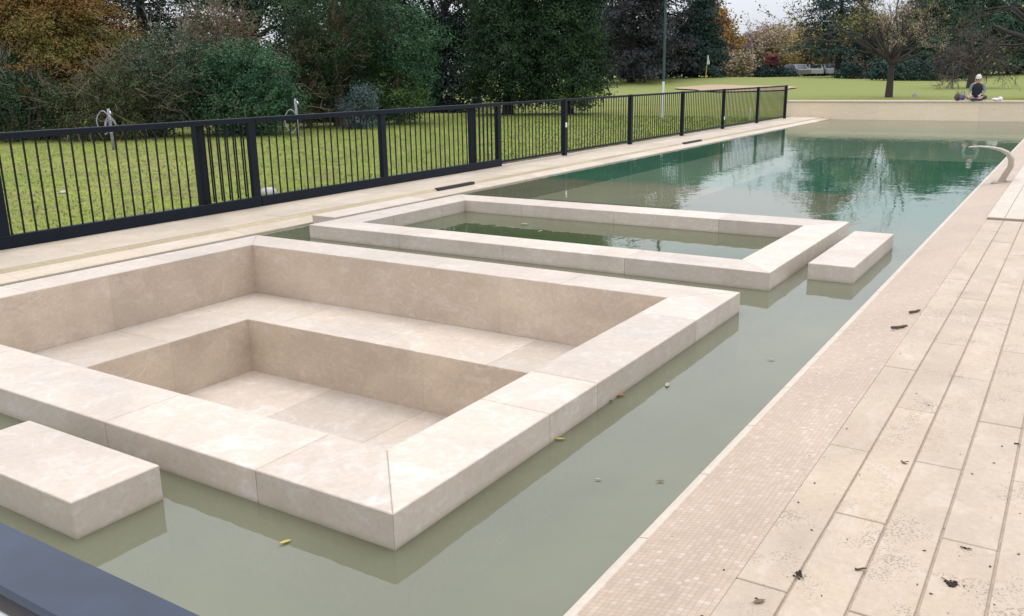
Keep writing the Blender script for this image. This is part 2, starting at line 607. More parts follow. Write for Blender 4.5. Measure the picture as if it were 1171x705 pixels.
mb = MB()
e = .02
rect_minus(mb, (WL - .03, WR + .02, WN - .02, WF + .02),
           [(S1['l'] + e, S1['r'] - e, S1['n'] + e, S1['f'] - e), (S2['l'] + e, S2['r'] - e, S2['n'] + e, S2['f'] - e)], 0.0)
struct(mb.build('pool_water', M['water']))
mb = MB()
rect_minus(mb, (S2['li'] - .02, S2['ri'] + .02, S2['ni'] - .02, S2['fi'] + .02), [], 0.0)
struct(mb.build('tub_water', M['tubwater']))
mb = MB()
mb.box(S2['li'] - .02, S2['ri'] + .02, S2['ni'] - .02, S2['fi'] + .02, -.6, -.45)
struct(mb.build('tub_floor', M['silt']))
mb = MB()
mb.box(WL - .3, WR + .3, WN - .3, WF + .3, -1.5, -1.3)
struct(mb.build('pool_floor', M['deep_floor']))
mb = MB()
for (x0, x1, y0, y1) in ((WL + .003, S1['l'] + .01, WN + .003, 12.4), (S1['l'] + .011, -2.301, WN + .003, S1['n'] + .01), (S1['l'] + .011, -2.301, S1['f'] - .01, 12.4)):
    mb.box(x0, x1, y0, y1, -1.29, -.36)
mb.box(S1['r'] - .01, WR - .01, WN + .003, 9.9, -1.29, -.36)
mb.box(-2.3, S1['r'] - .011, WN + .003, S1['n'] + .01, -1.29, -.36)
mb.box(-2.3, S1['r'] - .011, S1['f'] - .01, 9.9, -1.29, -.36)
struct(mb.build('pool_shelf', M['silt']))


def ring_stones(mb, s, z0, z1, gap=.0016, L=1.2, b=.004, yj=None):
    """coping: four mitred sides, each cut in slabs"""
    def side(p0, p1, q0, q1, cuts):
        # outer edge p0->p1, inner edge q0->q1; cuts are fractions along
        P0, P1, Q0, Q1 = map(Vector, (p0, p1, q0, q1))
        d = (P1 - P0)
        ln = d.length
        d = d / ln
        ts = [None] + cuts + [None]
        for i in range(len(ts) - 1):
            a, c = ts[i], ts[i + 1]
            if a is None:
                a0, a1 = P0 + d * gap * .4, Q0 + d * gap * .4
            else:
                a0 = P0 + d * (a + gap)
                a1 = a0 + (Q0 - P0) - d * (Q0 - P0).dot(d)
            if c is None:
                c0, c1 = P1 - d * gap * .4, Q1 - d * gap * .4
            else:
                c0 = P0 + d * (c - gap)
                c1 = c0 + (Q0 - P0) - d * (Q0 - P0).dot(d)
            mb.prism([a0, c0, c1, a1], z0, z1, b)
    A, B, C, D = (s['l'], s['n']), (s['r'], s['n']), (s['r'], s['f']), (s['l'], s['f'])
    a, bb, c, dd = (s['li'], s['ni']), (s['ri'], s['ni']), (s['ri'], s['fi']), (s['li'], s['fi'])

    def cuts(n, ln):
        return [ln * (i + 1) / n for i in range(n - 1)]
    w, h = s['r'] - s['l'], s['f'] - s['n']
    side(A, B, a, bb, [w - 3.12, w - 1.66, w - .69] if yj else cuts(4, w))
    side(B, C, bb, c, yj or cuts(2, h))
    side(C, D, c, dd, cuts(4, w))
    side(D, A, dd, a, cuts(3, h))


def panel_run(mb, axis, fixed, a0, a1, z0, z1, th, n, side):
    """stone cladding panels on a wall face; side=+1: thickness goes towards +axis normal"""
    for i in range(n):
        u0, u1 = a0 + (a1 - a0) * i / n + .0005, a0 + (a1 - a0) * (i + 1) / n - .0005
        f0, f1 = (fixed, fixed + th) if side > 0 else (fixed - th, fixed)
        if axis == 'x':
            mb.box(u0, u1, f0, f1, z0, z1)
        else:
            mb.box(f0, f1, u0, u1, z0, z1)


def slabs(mb, x0, x1, y0, y1, z, nx, ny, th=.03):
    for i in range(nx):
        for j in range(ny):
            mb.box(x0 + (x1 - x0) * i / nx + .0012, x0 + (x1 - x0) * (i + 1) / nx - .0012,
                   y0 + (y1 - y0) * j / ny + .0012, y0 + (y1 - y0) * (j + 1) / ny - .0012, z - th, z, .002)


# dry tub in front
t1 = empty('stone_tub', (-4.25, 3.93, 0), 'large dry travertine tub with inner bench and sunken pit, nearest the camera', 'tub')
mb = MB()
ring_stones(mb, S1, -.06, HZ, yj=[1.08, 1.545, 2.86])
child(mb, 'coping', M['stone'], t1)
mb = MB()
for (x0, x1, y0, y1) in ((S1['l'] + .003, S1['r'] - .003, S1['n'] + .003, S1['ni'] - .03), (S1['l'] + .003, S1['r'] - .003, S1['fi'] + .03, S1['f'] - .003),
                         (S1['l'] + .003, S1['li'] - .03, S1['ni'] - .03, S1['fi'] + .03), (S1['ri'] + .03, S1['r'] - .003, S1['ni'] - .03, S1['fi'] + .03)):
    mb.box(x0, x1, y0, y1, -1.3, -.062)
child(mb, 'outer_wall', M['stone_side'], t1)
BZ, FZ = -.308, -.756
PL, PR, PN, PF = -5.622, -2.893, 3.19, 4.703
mb = MB()
panel_run(mb, 'x', S1['fi'] - .001, S1['li'], S1['ri'], BZ, HZ - .006, .028, 3, 1)
panel_run(mb, 'x', S1['ni'] + .001, S1['li'], S1['ri'], BZ, HZ - .006, .028, 3, -1)
panel_run(mb, 'y', S1['li'] + .001, S1['ni'], S1['fi'], BZ, HZ - .006, .028, 2, -1)
panel_run(mb, 'y', S1['ri'] - .001, S1['ni'], S1['fi'], BZ, HZ - .006, .028, 2, 1)
child(mb, 'inner_wall', M['stone_side'], t1)
mb = MB()
slabs(mb, S1['li'] + .001, S1['ri'] - .001, PF, S1['fi'] - .001, BZ, 4, 1)
slabs(mb, S1['li'] + .001, S1['ri'] - .001, S1['ni'] + .001, PN, BZ, 4, 1)
slabs(mb, S1['li'] + .001, PL, PN, PF, BZ, 1, 2)
slabs(mb, PR, S1['ri'] - .001, PN, PF, BZ, 1, 2)
child(mb, 'bench', M['stone'], t1)
mb = MB()
panel_run(mb, 'x', PF - .002, PL - .005, PR + .005, FZ, BZ - .002, .028, 3, 1)
panel_run(mb, 'x', PN + .002, PL - .005, PR + .005, FZ, BZ - .002, .028, 3, -1)
panel_run(mb, 'y', PL + .002, PN, PF, FZ, BZ - .003, .028, 2, -1)
panel_run(mb, 'y', PR - .002, PN, PF, FZ, BZ - .003, .028, 2, 1)
child(mb, 'pit_wall', M['stone_side'], t1)
mb = MB()
slabs(mb, PL - .003, PR + .003, PN - .003, PF + .003, FZ, 3, 2)
child(mb, 'pit_floor', M['stone'], t1)

# filled tub behind
t2 = empty('stone_tub', (-4.25, 7.8, 0), 'travertine tub filled with still green water, behind the dry tub', 'tub')
mb = MB()
ring_stones(mb, S2, -.06, HZ)
child(mb, 'coping', M['stone'], t2)
mb = MB()
for (x0, x1, y0, y1) in ((S2['l'] + .003, S2['r'] - .003, S2['n'] + .003, S2['ni'] - .003), (S2['l'] + .003, S2['r'] - .003, S2['fi'] + .003, S2['f'] - .003),
                         (S2['l'] + .003, S2['li'] - .003, S2['ni'] - .003, S2['fi'] + .003), (S2['ri'] + .003, S2['r'] - .003, S2['ni'] - .003, S2['fi'] + .003)):
    mb.box(x0, x1, y0, y1, -1.3, -.062)
child(mb, 'outer_wall', M['stone_side'], t2)


def stone_block(x0, x1, y0, y1, z1, label):
    r = empty('stepping_block', ((x0 + x1) / 2, (y0 + y1) / 2, 0), label, 'stone block', 'stepping blocks in the water')
    mb = MB()
    mb.box(x0, x1, y0, y1, -1.3, z1, .004)
    child(mb, 'block_body', M['stone'], r)


stone_block(-3.807, -2.89, 1.551, 1.919, .146, 'stone block in the water beside the near corner of the dry tub')
stone_block(-1.708, -1.36, 7.0, 8.673, .131, 'stone block between the filled tub and the mosaic border')
stone_block(-7.14, -6.79, 7.0, 8.673, .131, 'stone block between the filled tub and the fenced walk')

# right deck: rows of planks 0.17 x 1.19 m, running bond
mb = MB()
x = -.741
r = 0
rows = [-.741, -.577, -.405, -.233, -.062]
while rows[-1] < 3.2:
    rows.append(rows[-1] + .171)
for r, (x0, x1) in enumerate(zip(rows, rows[1:])):
    y0 = 2.411 - 1.1915 * 5 + (0 if r % 2 == 0 else .59)
    lo = y0
    while lo < 10.30:
        a, c = max(lo, -3.4), min(lo + 1.1915, 10.30)
        if c - a > .05:
            dz = random.uniform(-.0012, .0012)
            mb.box(x0 + .0038, x1 - .0038, a + .003, c - .003, DZ - .03, DZ + dz, .003)
        lo += 1.1915
struct(mb.build('stone_deck', M['deck']))
mb = MB()
mb.box(-.738, rows[-1], -3.4, 10.33, -.6, DZ - .0075)
struct(mb.build('deck_bed', M['grout']))
mb = MB()
for r, (x0, x1) in enumerate(zip(rows, rows[1:])):
    lo = 10.36 - (.55 if r % 2 else 0)
    while lo < 33:
        a = max(lo, 10.36)
        mb.box(x0 + .002, x1 - .002, a + .002, lo + 1.19 - .002, DZ - .02, DZ + .018, .003)
        lo += 1.19
struct(mb.build('stone_deck_pale', M['deck_pale']))
mb = MB()
mb.box(-.738, rows[-1], 10.36, 33.2, -.6, DZ + .009)
struct(mb.build('deck_bed_pale', M['grout']))
# sloping mosaic border and its plain rounded nosing at the water
mb = MB()
n = 40
vs, fs = [], []
prof = [(-.7385, DZ - .004), (-.86, .062), (-1.0, .036), (-1.118, .012)]
for j in range(n + 1):
    y = -3.4 + (33.2 + 3.4) * j / n
    vs += [(px, y, pz) for px, pz in prof]
k = len(prof)
for j in range(n):
    for i in range(k - 1):
        fs.append((j * k + i, j * k + k + i, j * k + k + i + 1, j * k + i + 1))
mb.add(vs, fs)
struct(mb.build('mosaic_border', M['mosaic']))
mb = MB()
lo = -3.4
while lo < 33:
    prof = [(-1.117, -.4), (-1.117, .0125), (-1.135, .0105), (-1.152, .0055), (-1.16, -.004), (-1.163, -.4)]
    vs = [(px, yy, pz) for yy in (lo + .001, lo + .598) for px, pz in prof]
    fs = [(i, i + 1, 7 + i, 6 + i) for i in range(5)]
    mb.add(vs, fs)
    lo += .6
struct(mb.build('pool_nosing', M['deck_pale']))

# left walk with its stained step and border
mb = MB()
xs = [-8.64, -8.30, -7.95, -7.602]
for r, (x0, x1) in enumerate(zip(xs, xs[1:])):
    lo = -3.4 + .4 * r
    while lo < 31.6:
        mb.box(x0 + .001, x1 - .001, lo + .001, lo + 1.199, -.3, DZ + random.uniform(-.001, .001), .002)
        lo += 1.2
struct(mb.build('fenced_walk', M['deck_left']))
mb = MB()
lo = -3.4
while lo < 31.6:
    vs = [(-7.603, yy, zz) if k == 0 else (xx, yy, zz) for yy in (lo + .001, lo + 1.199) for k, (xx, zz) in enumerate(((-7.603, DZ - .004), (-7.585, DZ - .012), (-7.55, .045)))]
    mb.add(vs, [(0, 3, 4, 1), (1, 4, 5, 2)])
    lo += 1.2
struct(mb.build('stained_step', M['ochre']))
mb = MB()
lo = -3.4
while lo < 31.6:
    prof = [(-7.552, .047), (-7.44, .036), (-7.335, .022), (-7.322, .014), (-7.318, -.3)]
    vs = [(xx, yy, zz) for yy in (lo + .001, lo + 1.199) for xx, zz in prof]
    mb.add(vs, [(i, 5 + i, 6 + i, 1 + i) for i in range(4)])
    lo += 1.2
struct(mb.build('walk_border', M['deck_left']))
# near end of the pool
mb = MB()
lo = -8.6
while lo < -1.2:
    mb.box(lo + .002, min(lo + 1.19, -1.17) - .002, -.2, WN - .01, -.3, DZ - .004, .003)
    mb.box(lo + .002, min(lo + 1.19, -1.17) - .002, -3.4, -.204, -.3, DZ - .004, .003)
    lo += 1.19
struct(mb.build('near_deck', M['deck_pale']))

# far end wall
mb = MB()
lo = -8.84
while lo < 9:
    mb.box(lo + .001, lo + 1.499, 31.642, 32.1, -.4, .58, .0)
    lo += 1.5
fw = empty('pool_wall', (-3, 31.64, 0), 'low pale stone wall across the far end of the pool', 'wall')
child(mb, 'wall_body', M['far_wall'], fw)
mb = MB()
lo = -8.87
while lo < 9:
    mb.box(lo + .001, lo + 1.499, 31.60, 32.14, .581, .618, .006)
    lo += 1.5
child(mb, 'wall_coping', M['deck_pale'], fw)

# drain slots in the left walk
for (y0, y1, lab) in ((9.85, 10.75, 'dark drain slot in the walk beside the filled tub'), (19.0, 20.1, 'dark drain slot in the walk near the far end')):
    d = empty('drain_slot', (-7.56, (y0 + y1) / 2, DZ), lab, 'drain')
    mb = MB()
    mb.box(-7.605, -7.545, y0, y1, .03, DZ + .004)
    child(mb, 'channel', M['slot'], d)
    mb = MB()
    mb.box(-7.60, -7.55, y0 + .01, y1 - .01, DZ + .005, DZ + .009)
    child(mb, 'grate', M['slot'], d)

# water spout on the mosaic border
sp = empty('water_spout', (-.9, 14.1, .05), 'curved pale water spout arching from the pool edge', 'spout')
path = [(-.90, .03, .11), (-.845, .16, .108), (-.79, .28, .098), (-.795, .38, .082), (-.85, .46, .062), (-.94, .505, .045), (-1.06, .53, .03), (-1.2, .54, .02), (-1.34, .528, .012)]
vs, fs = [], []
half = .13
P = [Vector((a, b)) for a, b, c in path]
for i, (a, b, th) in enumerate(path):
    t = (P[min(i + 1, len(P) - 1)] - P[max(i - 1, 0)]).normalized()
    nn = Vector((t.y, -t.x))
    for (sx, yy) in ((1, -half), (1, half), (-1, half), (-1, -half)):
        q = P[i] + nn * (sx * th * .36)
        vs.append((q.x, 14.1 + yy * (1 - .045 * i), q.y))
for i in range(len(path) - 1):
    for k in range(4):
        l = (k + 1) % 4
        fs.append((i * 4 + k, i * 4 + 4 + k, i * 4 + 4 + l, i * 4 + l))
fs += [(0, 1, 2, 3), tuple(len(vs) - 1 - k for k in range(4))]
mb = MB()
mb.add(vs, fs)
o = child(mb, 'spout_arch', M['spout'], sp)
bv = o.modifiers.new('b', 'BEVEL')
bv.width = .008
bv.segments = 2
mb = MB()
mb.box(-1.0, -.80, 13.93, 14.27, .02, .068, .006)
child(mb, 'spout_base', M['spout'], sp)

# ------------------------------------------------------------------ fences
FX = -8.509


def bar_mesh(z0, z1, s=.014):
    me = MB()
    me.box(-s / 2, s / 2, -s / 2, s / 2, z0, z1)
    return me


def place(proto, root, loc):
    o = proto.copy()
    COL.objects.link(o)
    o.parent = root
    o.location = Vector(loc) - Vector(root.location)
    return o


def gate(name, label, y0, y1, posts, back_post, x=FX, group='sliding gate leaves'):
    r = empty(name, (x, (y0 + y1) / 2, DZ), label, 'gate', group)
    mb = MB()
    mb.box(x - .035, x + .035, y0, y1, 1.10, 1.161, .006)
    child(mb, 'top_rail', M['fence'], r)
    mb = MB()
    mb.box(x - .03, x + .03, y0, y1, DZ + .002, .205, .006)
    child(mb, 'bottom_rail', M['fence'], r)
    first = None
    for p in posts:
        mb = MB()
        w = .052
        mb.box(x - .027, x + .027, p - w, p + w, .2055, 1.099)
        child(mb, 'post', M['fence'], r)
    if back_post:
        # the leaf behind overlaps this one: its end stile and bars show through
        mb = MB()
        mb.box(x - .105, x - .045, back_post - .055, back_post + .055, .10, 1.13)
        child(mb, 'rear_stile', M['fence'], r)
    p = y0 + .10
    pr = None
    while p < y1 - .06:
        if min(abs(p - q) for q in posts) > .07:
            if pr is None:
                pr = bar_mesh(.2055, 1.099).build('bar', M['fence'], r)
                pr.location = Vector((x, p, 0)) - Vector(r.location)
            else:
                place(pr, r, (x, p, 0))
        p += .1205
    if back_post:
        p = back_post + .12
        while p < y1 - .05:
            place(pr, r, (x - .07, p, 0))
            p += .1205
    return r


gate('sliding_gate', 'navy metal gate leaf of upright bars nearest the camera', 1.30, 7.485, [1.35, 4.33, 7.43], 6.73)
gate('sliding_gate', 'navy metal gate leaf of upright bars beside the filled tub', 7.49, 12.93, [9.845, 12.875], 12.17)

fr = empty('metal_fence', (FX, 21.6, DZ), 'long dark metal fence of thin upright bars along the far half of the pool', 'fence')
mb = MB()
mb.box(FX - .025, FX + .025, 12.94, 30.30, 1.115, 1.158, .006)
child(mb, 'top_rail', M['fence'], fr)
mb = MB()
mb.box(FX - .02, FX + .02, 12.94, 30.30, .135, .170)
child(mb, 'bottom_rail', M['fence'], fr)
FP = [15.2, 18.19, 21.23, 24.23, 27.29, 30.28]
for p in FP:
    mb = MB()
    mb.box(FX - .04, FX + .04, p - .05, p + .05, DZ - .03, 1.165, .006)
    child(mb, 'post', M['fence'], fr)
for p, z in ((15.2, .62), (24.23, .33)):
    mb = MB()
    mb.box(FX + .0405, FX + .046, p - .03, p + .03, z, z + .09)
    child(mb, 'white_tag', M['white'], fr)
allbars = []
prev = 12.94
for p in FP:
    nb = round((p - prev) / .122)
    allbars += [prev + (p - prev) * (i + 1) / nb for i in range(nb - 1)]
    prev = p
pr = None
for p in allbars[:94]:
    if pr is None:
        pr = bar_mesh(.1705, 1.1145).build('bar', M['fence'], fr)
        pr.location = Vector((FX, p, 0)) - Vector(fr.location)
    else:
        place(pr, fr, (FX, p, 0))
mb = MB()
for p in allbars[94:]:
    mb.box(FX - .007, FX + .007, p - .007, p + .007, .1705, 1.1145)
struct(child(mb, 'far_bar', M['fence'], fr), 'stuff')

# railing the photographer leans over
nr = empty('railing', (-3.2, .375, DZ), 'dark navy rail crossing the bottom left corner, close to the camera', 'railing')
mb = MB()
mb.box(-8.4, 1.8, .340, .412, 1.10, 1.158, .005)
child(mb, 'top_rail', M['rail'], nr)
mb = MB()
mb.tube([(-8.4, .304, 1.143), (1.8, .304, 1.143)], .024, 16)
child(mb, 'handrail', M['steel'], nr, True)
mb = MB()
mb.box(-8.4, 1.8, .35, .40, .14, .205, .005)
child(mb, 'bottom_rail', M['fence'], nr)
for p in (-8.35, -5.8, -3.25, -.7, 1.75):
    mb = MB()
    mb.box(p - .04, p + .04, .343, .409, DZ - .02, 1.0995)
    child(mb, 'post', M['fence'], nr)
    mb = MB()
    mb.box(p - .012, p + .012, .300, .3425, 1.102, 1.118)
    child(mb, 'bracket', M['steel'], nr)
pr = None
p = -8.2
while p < 1.7:
    if min(abs(p - q) for q in (-8.35, -5.8, -3.25, -.7, 1.75)) > .07:
        if pr is None:
            pr = bar_mesh(.2055, 1.0995).build('bar', M['fence'], nr)
            pr.location = Vector((p, .375, 0)) - Vector(nr.location)
        else:
            place(pr, nr, (p, .375, 0))
    p += .1205

# ------------------------------------------------------------------ lawn
def ground():
    a = np.concatenate([[-420, -300, -200, -150], np.arange(-120, -20, 4.), np.arange(-20, -8.6, 1.0), [-8.642]])
    b = np.concatenate([[9.0], np.arange(12, 60, 4.), [80, 120, 200, 420]])
    xs = np.unique(np.concatenate([a, np.arange(-8.642, 9.01, 17.642 / 8), b]))
    ys = np.unique(np.concatenate([[-120, -60, -30, -12, -3.4], np.arange(-3.4, 32.13, 35.52 / 24), [32.12], np.arange(33, 70, 2.5), np.arange(70, 140, 4.), [150, 180, 230, 300, 420]]))
    X, Y = np.meshgrid(xs, ys)
    Z = gh(X, Y)
    n1, n2 = len(xs), len(ys)
    vs = np.stack([X, Y, Z], -1).reshape(-1, 3).tolist()
    fs = []
    for j in range(n2 - 1):
        for i in range(n1 - 1):
            cx, cy = (xs[i] + xs[i + 1]) / 2, (ys[j] + ys[j + 1]) / 2
            if -8.64 < cx < 9.0 and -3.4 < cy < 32.1:
                continue
            fs.append((j * n1 + i, j * n1 + i + 1, (j + 1) * n1 + i + 1, (j + 1) * n1 + i))
    mb = MB()
    mb.add(vs, fs)
    return struct(mb.build('lawn', M['lawn'], smooth=True))


ground()
mb = MB()
mb.box(3.2, 9.2, -3.6, 32.1, -.3, .07)
struct(mb.build('side_lawn', M['lawn']))


def soil_strip():
    xs = np.linspace(-8.86, -8.60, 6)
    ys = np.linspace(12.9, 31, 220)
    vs, fs = [], []
    for j, y in enumerate(ys):
        for i, x in enumerate(xs):
            u = i / (len(xs) - 1)
            prof = math.sin(math.pi * u)
            z = .03 + prof * (.055 + .06 * max(0, mnoise.noise((x * 6, y * 2.2, 0)) + .25 * mnoise.noise((x * 20, y * 9, 3))))
            vs.append((x, y, z))
    n = len(xs)
    for j in range(len(ys) - 1):
        for i in range(n - 1):
            fs.append((j * n + i, j * n + i + 1, j * n + n + i + 1, j * n + n + i))
    mb = MB()
    mb.add(vs, fs)
    return struct(mb.build('soil_strip', M['soil'], smooth=True))


soil_strip()


def mesh_np(name, verts, nper, mats, parent=None, loc=(0, 0, 0), mi=None):
    """mesh of many separate n-gons; verts (N, nper, 3)"""
    N = verts.shape[0]
    me = bpy.data.meshes.new(name)
    me.vertices.add(N * nper)
    me.vertices.foreach_set('co', (verts.reshape(-1, 3) - np.array(loc)).astype(np.float32).ravel())
    me.loops.add(N * nper)
    me.loops.foreach_set('vertex_index', np.arange(N * nper, dtype=np.int32))
    me.polygons.add(N)
    me.polygons.foreach_set('loop_start', np.arange(N, dtype=np.int32) * nper)
    for mm in mats:
        me.materials.append(mm)
    if mi is not None:
        me.polygons.foreach_set('material_index', mi.astype(np.int32))
    me.update(calc_edges=True)
    o = bpy.data.objects.new(name, me)
    COL.objects.link(o)
    if parent is not None:
        o.parent = parent
    else:
        o.location = loc
    return o


def grass():
    N = 95000
    u = RNG.random(N)
    x = -8.66 - 13.5 * u ** 1.5
    y = 2.5 + 29 * RNG.random(N) ** 1.15
    h = RNG.uniform(.018, .042, N) * (1 + .5 * (RNG.random(N) < .04))
    near = np.abs(x + 8.7) < .12
    h = np.where(near, h * 1.5, h)
    a = RNG.uniform(0, 2 * np.pi, N)
    w = .0045 + .00045 * np.abs(y)
    dx, dy = np.cos(a) * w, np.sin(a) * w
    lx, ly = RNG.normal(0, .9, N) * h, RNG.normal(0, .9, N) * h
    z = np.full(N, .05)
    V = np.stack([np.stack([x - dx, y - dy, z], -1), np.stack([x + dx, y + dy, z], -1), np.stack([x + lx, y + ly, z + h], -1)], 1)
    return struct(mesh_np('grass', V, 3, [M['blade']]), 'stuff')


grass()

# bunker, flag, pole
def bunker():
    bx, by = at(842, 66)
    fdir = Vector((CAM_F.x, CAM_F.y)).normalized()
    rdir = Vector((fdir.y, -fdir.x))
    vs = []
    n = 40
    for k in range(n):
        a = 2 * math.pi * k / n
        rr = 1 + .12 * math.sin(3 * a + 1) + .08 * math.sin(5 * a)
        q = Vector((bx, by)) + rdir * (4.2 * rr * math.cos(a)) + fdir * (5.2 * rr * math.sin(a))
        vs.append((q.x, q.y))
    rings = [(1.0, .02), (.8, .05), (.5, .06), (.2, .06)]
    V, Fc = [], []
    for s, dz in rings:
        for (x, y) in vs:
            px, py = bx + (x - bx) * s, by + (y - by) * s
            V.append((px, py, float(gh(px, py)) + dz + .06))
    for r in range(len(rings) - 1):
        for k in range(n):
            l = (k + 1) % n
            Fc.append((r * n + k, r * n + l, r * n + n + l, r * n + n + k))
    Fc.append(tuple((len(rings) - 1) * n + k for k in range(n)))
    mb = MB()
    mb.add(V, Fc)
    return struct(mb.build('sand_bunker', M['sand'], smooth=True))


bunker()


def gz(x, y):
    return float(gh(np.float64(x), np.float64(y)))


x, y = at(807, 80)
z = gz(x, y)
fl = empty('golf_flag', (x, y, z), 'golf flag with narrow white pennant on a yellow stick', 'golf flag')
mb = MB()
mb.tube([(x, y, z - .05), (x + .12, y + .05, z + 2.0)], .028, 6)
child(mb, 'stick', M['yellow'], fl)
mb = MB()
for i in range(6):
    zz = z + 1.28 + i * .13
    k = .02 * math.sin(i * 1.3)
    mb.box(x + .085 + k, x + .30 - .02 * i + k, y + .04 + k, y + .07 + k, zz, zz + .131)
child(mb, 'pennant', M['white'], fl)

x, y = at(759, 31.3)
pl = empty('tall_pole', (x, y, .05), 'tall thin pole, white at the foot and dark green above', 'pole')
mb = MB()
mb.tube([(x, y, 0), (x, y, 1.33)], .042, 10)
child(mb, 'white_foot', M['white'], pl)
mb = MB()
mb.tube([(x, y, 1.331), (x, y, 4.5), (x, y, 8.6)], [.05, .045, .038], 10)
child(mb, 'shaft', M['green_pole'], pl)

mb = MB()
mb.tube([(-9.38, 29.3, .03), (-9.375, 29.3, .42)], .018, 8)
mb.ball((-9.375, 29.3, .42), .024, 8, 6)
tag(mb.build('stake', M['white'], loc=(-9.38, 29.3, .05)), 'thin pale stake in the grass behind the far end of the fence', 'stake')
x, y = at(1049, 49)
mb = MB()
mb.box(x - .12, x + .12, y - .1, y + .1, gz(x, y) - .02, gz(x, y) + .22, .03)
mb.tube([(x, y, gz(x, y) + .215), (x, y, gz(x, y) + .30)], [.05, .03], 8)
tag(mb.build('tee_marker', M['stone_grey'], loc=(x, y, gz(x, y))), 'small grey marker on the grass behind the far wall', 'marker')


# taps with hoses
P_ = at


def standpipe(x, y, h, label, loops):
    r = empty('garden_tap', (x, y, .05), label, 'garden tap', 'garden taps on the lawn')
    mb = MB()
    mb.tube([(x, y, .02), (x, y, h * .7), (x - .01, y, h)], [.034, .032, .03], 10)
    child(mb, 'post', M['tap'], r, True)
    mb = MB()
    mb.tube([(x, y, h * .93), (x + .10, y - .03, h * .93), (x + .14, y - .05, h * .88)], .018, 8)
    child(mb, 'spigot', M['steel'], r, True)
    mb = MB()
    for (ox, w, hh, zc) in loops:
        pts = []
        for k in range(25):
            a = 2 * math.pi * k / 24
            pts.append((x + ox + w * math.cos(a) * .84 + .02 * math.sin(2 * a), y + w * math.cos(a) * .54 - .06 + .02 * math.cos(3 * a), zc + hh * math.sin(a)))
        mb.tube(pts, .013, 6, False)
    child(mb, 'hose', M['tap'], r, True)


standpipe(*P_(120, 20.4), 1.0, 'white garden tap with looped pale hose, left of the other', [(-.15, .15, .27, .68), (.09, .11, .2, .62), (.1, .1, .17, .6)])
standpipe(*P_(336, 22.3), 1.12, 'white garden tap with a hose loop beneath the bottle green bush', [(-.14, .15, .3, .55)])

mb = MB()
mb.ball((-9.34, 8.38, .1), (.13, .10, .07), 14, 9, .08)
tag(mb.build('stone', M['stone_grey'], smooth=True, loc=(-9.34, 8.38, .05)), 'pale rounded stone in the grass just behind the gate', 'stone')
mb = MB()
mb.ball((-12.3, 7.2, .07), (.06, .05, .03), 12, 8, .08)
tag(mb.build('stone', M['stone_grey'], smooth=True, loc=(-12.3, 7.2, .05)), 'small flat pale stone farther out on the lawn at left', 'stone')

# ------------------------------------------------------------------ vegetation


def unit(v):
    return v / np.maximum(np.linalg.norm(v, axis=-1, keepdims=True), 1e-9)


def leaf_quads(C, nrm, size, aspect, rng):
    N = len(C)
    t = unit(np.cross(nrm, rng.normal(size=(N, 3))))
    w = np.cross(nrm, t)
    s = size[:, None]
    a = C - t * s * .5
    c = C + t * s * .5
    b = C + w * s * aspect * .5 + t * s * .05 - nrm * s * .06
    d = C - w * s * aspect * .5 + t * s * .05 - nrm * s * .06
    return np.stack([a, b, c, d], 1)


def blob_clusters(blobs, ncl, rng, inner=.45, lump=.28, zmin=.05):
    """cluster centres and outward directions through lumpy ellipsoids"""
    wts = np.array([r[0] * r[1] + r[1] * r[2] + r[0] * r[2] for c, r in blobs], float)
    wts /= wts.sum()
    Cs, Ds = [], []
    for (c, r), w in zip(blobs, wts):
        k = max(4, int(ncl * w))
        d = unit(rng.normal(size=(k, 3)))
        ph = rng.uniform(0, 6.28, 6)
        L = (np.sin(d[:, 0] * 5 + ph[0]) + np.sin(d[:, 1] * 5.5 + ph[1]) + np.sin(d[:, 2] * 5 + ph[2]) + .7 * np.sin((d[:, 0] + d[:, 1]) * 9 + ph[3]) + .7 * np.sin((d[:, 2] - d[:, 0]) * 8 + ph[4])) / 3.2
        rad = (inner + (1 - inner) * rng.random(k) ** .45) * (1 + lump * L)
        p = np.array(c) + d * np.array(r) * rad[:, None]
        ok = p[:, 2] > zmin
        Cs.append(p[ok])
        Ds.append(unit(d / np.array(r))[ok])
    return np.concatenate(Cs), np.concatenate(Ds)


def sprays(C, D, per, rad, leaf, aspect, rng, flat=.45, droop=0.0, upbias=.5, ln=1.0):
    """leaf sprays: each cluster is a flattened fan pointing outwards"""
    N = len(C)
    ax = unit(D + rng.normal(size=(N, 3)) * .55 + np.array([0, 0, .25 - droop]))
    up = unit(np.array([0, 0, 1.0]) + .5 * D + rng.normal(size=(N, 3)) * .35)
    sd = unit(np.cross(ax, up))
    up = np.cross(sd, ax)
    sc = rng.uniform(.6, 1.35, N)
    a = rng.normal(0, .55 * ln, (N, per)) * rad * sc[:, None]
    b = rng.normal(0, .5, (N, per)) * rad * sc[:, None]
    c = rng.normal(0, .5 * flat, (N, per)) * rad * sc[:, None]
    P = C[:, None] + ax[:, None] * a[..., None] + sd[:, None] * b[..., None] + up[:, None] * c[..., None]
    P[..., 2] -= droop * .35 * (np.abs(a) + np.abs(b))
    nr = unit(up[:, None] * upbias + D[:, None] * .5 + rng.normal(size=(N, per, 3)) * .6)
    s = rng.uniform(.6, 1.3, (N, per)) * leaf
    return leaf_quads(P.reshape(-1, 3), nr.reshape(-1, 3), s.ravel(), aspect, rng)


